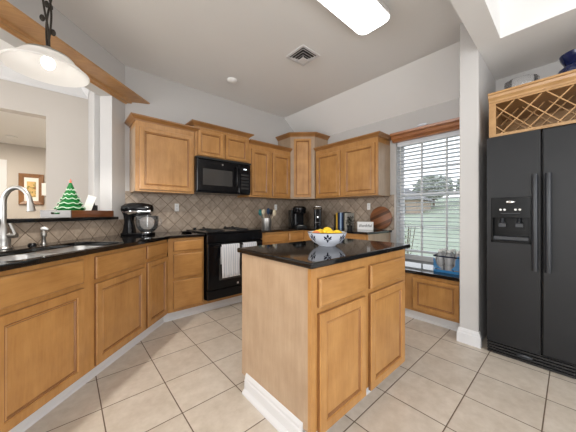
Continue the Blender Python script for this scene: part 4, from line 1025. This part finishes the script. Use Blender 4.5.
# fruit bowl on island
fbx, fby = 1.37, 1.135
fb = thing('fruit_bowl', 'white ceramic bowl with dark blue fleur-de-lis motifs on the island', 'bowl', (fbx, fby, 0.911))
bp_ = [(0.058,0.0),(0.062,0.004),(0.064,0.008),(0.096,0.026),(0.122,0.056),(0.136,0.093)]
bowl_prof = bp_+[(0.138,0.096),(0.132,0.094),(0.118,0.058),(0.092,0.031),(0.06,0.015),(0.0,0.013)]
MB().lathe(bowl_prof, 48).build('bowl', M['white_cer'], fb, smooth=True)
def bowl_r(z):
    for (r0, z0_), (r1, z1_) in zip(bp_, bp_[1:]):
        if z0_ <= z <= z1_: return r0+(r1-r0)*(z-z0_)/(z1_-z0_)
    return bp_[-1][0]
def motif(ang):
    m_ = MB()
    def blob(cx, cz, rx, rz, rot=0, n=14):
        v = []
        for k in range(n):
            a = 2*PI*k/n; u = rx*math.cos(a); w_ = rz*math.sin(a)
            uu = u*math.cos(rot)-w_*math.sin(rot)+cx; ww = u*math.sin(rot)+w_*math.cos(rot)+cz
            uu *= 1.12; ww *= 1.12; z = 0.060+ww; r = bowl_r(z)+0.0012; aa = ang+uu/0.12; v.append((r*math.cos(aa), r*math.sin(aa), z))
        m_.add(v, [tuple(range(n))])
    blob(0,0.008,0.006,0.018); blob(-0.013,0.004,0.005,0.012,0.7); blob(0.013,0.004,0.005,0.012,-0.7); blob(0,-0.011,0.013,0.0028); blob(0,-0.019,0.005,0.006)
    blob(-0.018,-0.004,0.003,0.004); blob(0.018,-0.004,0.003,0.004)
    return m_
va_ = math.atan2(-fby, -fbx)
for k in range(7):
    motif(va_+k*2*PI/7+0.03).build('painted_motif', M['bluepaint'], fb)
o = MB().lathe([(0.1362,0.0932),(0.1387,0.0965),(0.135,0.0972)], 48, cap=False).build('painted_rim', M['bluepaint'], fb, smooth=True)
lem = [(0,0,0.098,0.3,'lemon','lemon on top of the pile in the island bowl'),(0.06,0.02,0.078,1.2,'lemon','lemon at the far right of the island bowl'),(-0.055,0.035,0.078,2.1,'lemon','lemon at the back left of the island bowl'),(0.01,0.068,0.08,0.7,'lemon','lemon at the back of the island bowl'),
       (0.045,-0.055,0.078,2.6,'lemon','lemon at the right front of the island bowl'),(-0.035,-0.055,0.078,0.1,'lemon','lemon at the left front of the island bowl'),(-0.095,0.015,0.080,1.6,'lemon2','pinkish peach at the left rim of the island bowl'),(0.0,-0.0,0.052,1.0,'lemon','lemon at the bottom of the island bowl under the others')]
for dx, dy, z, an, mt, lb_ in lem:
    r = 0.030
    v = MB().lathe([(0.0,-0.046),(0.006,-0.043),(0.016,-0.036),(0.029,-0.019),(0.033,0),(0.029,0.019),(0.016,0.036),(0.006,0.044),(0.0,0.046)], 18)
    v.xf(Matrix.Rotation(an,4,'Z') @ Matrix.Rotation(PI/2-0.2,4,'Y'))
    if mt == 'lemon2': v = MB().sphere((0,0,0), 0.03,0.03,0.028)
    tag(v.build('lemon' if mt == 'lemon' else 'peach', M[mt], smooth=True, loc=(fbx+dx, fby+dy, 0.911+z)), lb_, 'fruit', 'fruit in the island bowl')

# ================================================================= HALL AND FAR ROOM
pf = thing('framed_picture', 'brown framed abstract print with cream mat on the far hall wall', 'picture', (-0.685, 6.995, 1.30))
MB().rings(0,0,0.345,0.60,[(0,0),(0,-0.03),(0.01,-0.035),(0.07,-0.02),(0.075,-0.012)]).build('frame', wood('picture_frame_wood', srgb(110,74,44), srgb(150,106,66)), pf)
MB().box(0.072,-0.014,0.072,0.273,-0.010,0.528).build('mat', M['white_paper'], pf)
MB().box(0.11,-0.016,0.15,0.235,-0.0145,0.45).build('print', M['art'], pf)
tag(MB().rings(0,0,0.075,0.26,[(0,0),(0,-0.02),(0.01,-0.03)]).build('door_chime', M['panel_white'], loc=(-0.375,6.99,1.48), bevel=0.002), 'small white wall box right of the framed picture', 'wall box')
cv = thing('smoke_detector', 'round white detector on the hall ceiling beyond the opening', 'smoke detector', (-0.70, 6.3, 2.44))
MB().lathe([(0.07,0.0),(0.075,-0.01),(0.05,-0.03),(0.0,-0.032)],24).build('housing', M['panel_white'], cv, smooth=True)

# ================================================================= OUTSIDE
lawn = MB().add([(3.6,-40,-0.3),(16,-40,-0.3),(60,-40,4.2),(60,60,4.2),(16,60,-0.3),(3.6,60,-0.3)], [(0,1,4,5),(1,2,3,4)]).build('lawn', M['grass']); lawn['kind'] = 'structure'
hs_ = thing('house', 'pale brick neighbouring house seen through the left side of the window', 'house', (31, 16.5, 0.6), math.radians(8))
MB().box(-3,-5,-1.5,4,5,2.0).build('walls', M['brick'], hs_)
MB().add([(-3.5,-5.5,2.0),(4.5,-5.5,2.0),(4.5,5.5,2.0),(-3.5,5.5,2.0),(0.5,-3.0,3.6),(0.5,3.0,3.6)], [(0,1,4),(1,2,5,4),(2,3,5),(3,0,4,5),(0,3,2,1)]).build('roof', M['roof'], hs_)
for yy in (-3.2, 0, 3.0): MB().box(-3.05,yy-0.6,0.5,-3.0,yy+0.6,1.5).build('window', M['roof'], hs_)
def tree(x, y, h, r, label, mat, seed):
    rn = random.Random(seed); t = thing('tree', label, 'tree', (x, y, max(-0.3, -0.3+(x-16)*0.1023)))
    MB().tube([(0,0,0),(0.1,0,h*0.3),(0,0.1,h*0.6)], 0.12, 8, radii=[0.16,0.12,0.07]).build('trunk', M['bark'], t, smooth=True)
    c = MB()
    for k in range(420):
        a = rn.uniform(0,2*PI); b_ = rn.uniform(-1,1); rr = r*rn.uniform(0.3,1)**0.5; s_ = rn.uniform(0.16,0.34)*r*0.5
        p = Vector((rr*math.cos(a)*math.sqrt(1-b_*b_), rr*math.sin(a)*math.sqrt(1-b_*b_), h*0.62+rr*b_*0.75))
        o_ = len(c.v); c.sphere((0,0,0), s_, s_, s_*0.25, 6, 3); c.xf(Matrix.Translation(p) @ Matrix.Rotation(rn.uniform(0,6),4,'Z') @ Matrix.Rotation(rn.uniform(-1,1),4,'X'), o_)
    c.build('crown', mat, t)
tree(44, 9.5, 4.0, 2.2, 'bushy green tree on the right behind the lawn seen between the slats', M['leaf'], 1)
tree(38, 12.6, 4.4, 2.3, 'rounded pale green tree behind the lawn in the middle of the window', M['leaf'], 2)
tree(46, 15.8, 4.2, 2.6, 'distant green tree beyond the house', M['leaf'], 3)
# pale bush near the window
bs_ = thing('bush', 'pale leafy bush just outside the lower window', 'bush', (5.6, 2.45, -0.3))
c = MB(); rn = random.Random(11)
for k in range(220):
    a = rn.uniform(0,2*PI); r = rn.uniform(0,0.38); z = rn.uniform(0.1,1.25); s_ = rn.uniform(0.03,0.06); r *= 1-0.5*z/1.25
    o_ = len(c.v); c.sphere((0,0,0), s_, s_*0.4, 0.006, 6, 3); c.xf(Matrix.Translation((r*math.cos(a), r*math.sin(a), z)) @ Matrix.Rotation(a,4,'Z') @ Matrix.Rotation(rn.uniform(-1.2,1.2),4,'Y'), o_)
c.build('foliage', M['leaf2'], bs_)
st_ = MB()
for k in range(7): st_.tube([(0,0,0),(0.14*math.cos(k),0.14*math.sin(k),0.6),(0.22*math.cos(k),0.22*math.sin(k),1.15)], 0.008, 5)
st_.build('stems', M['bark'], bs_)
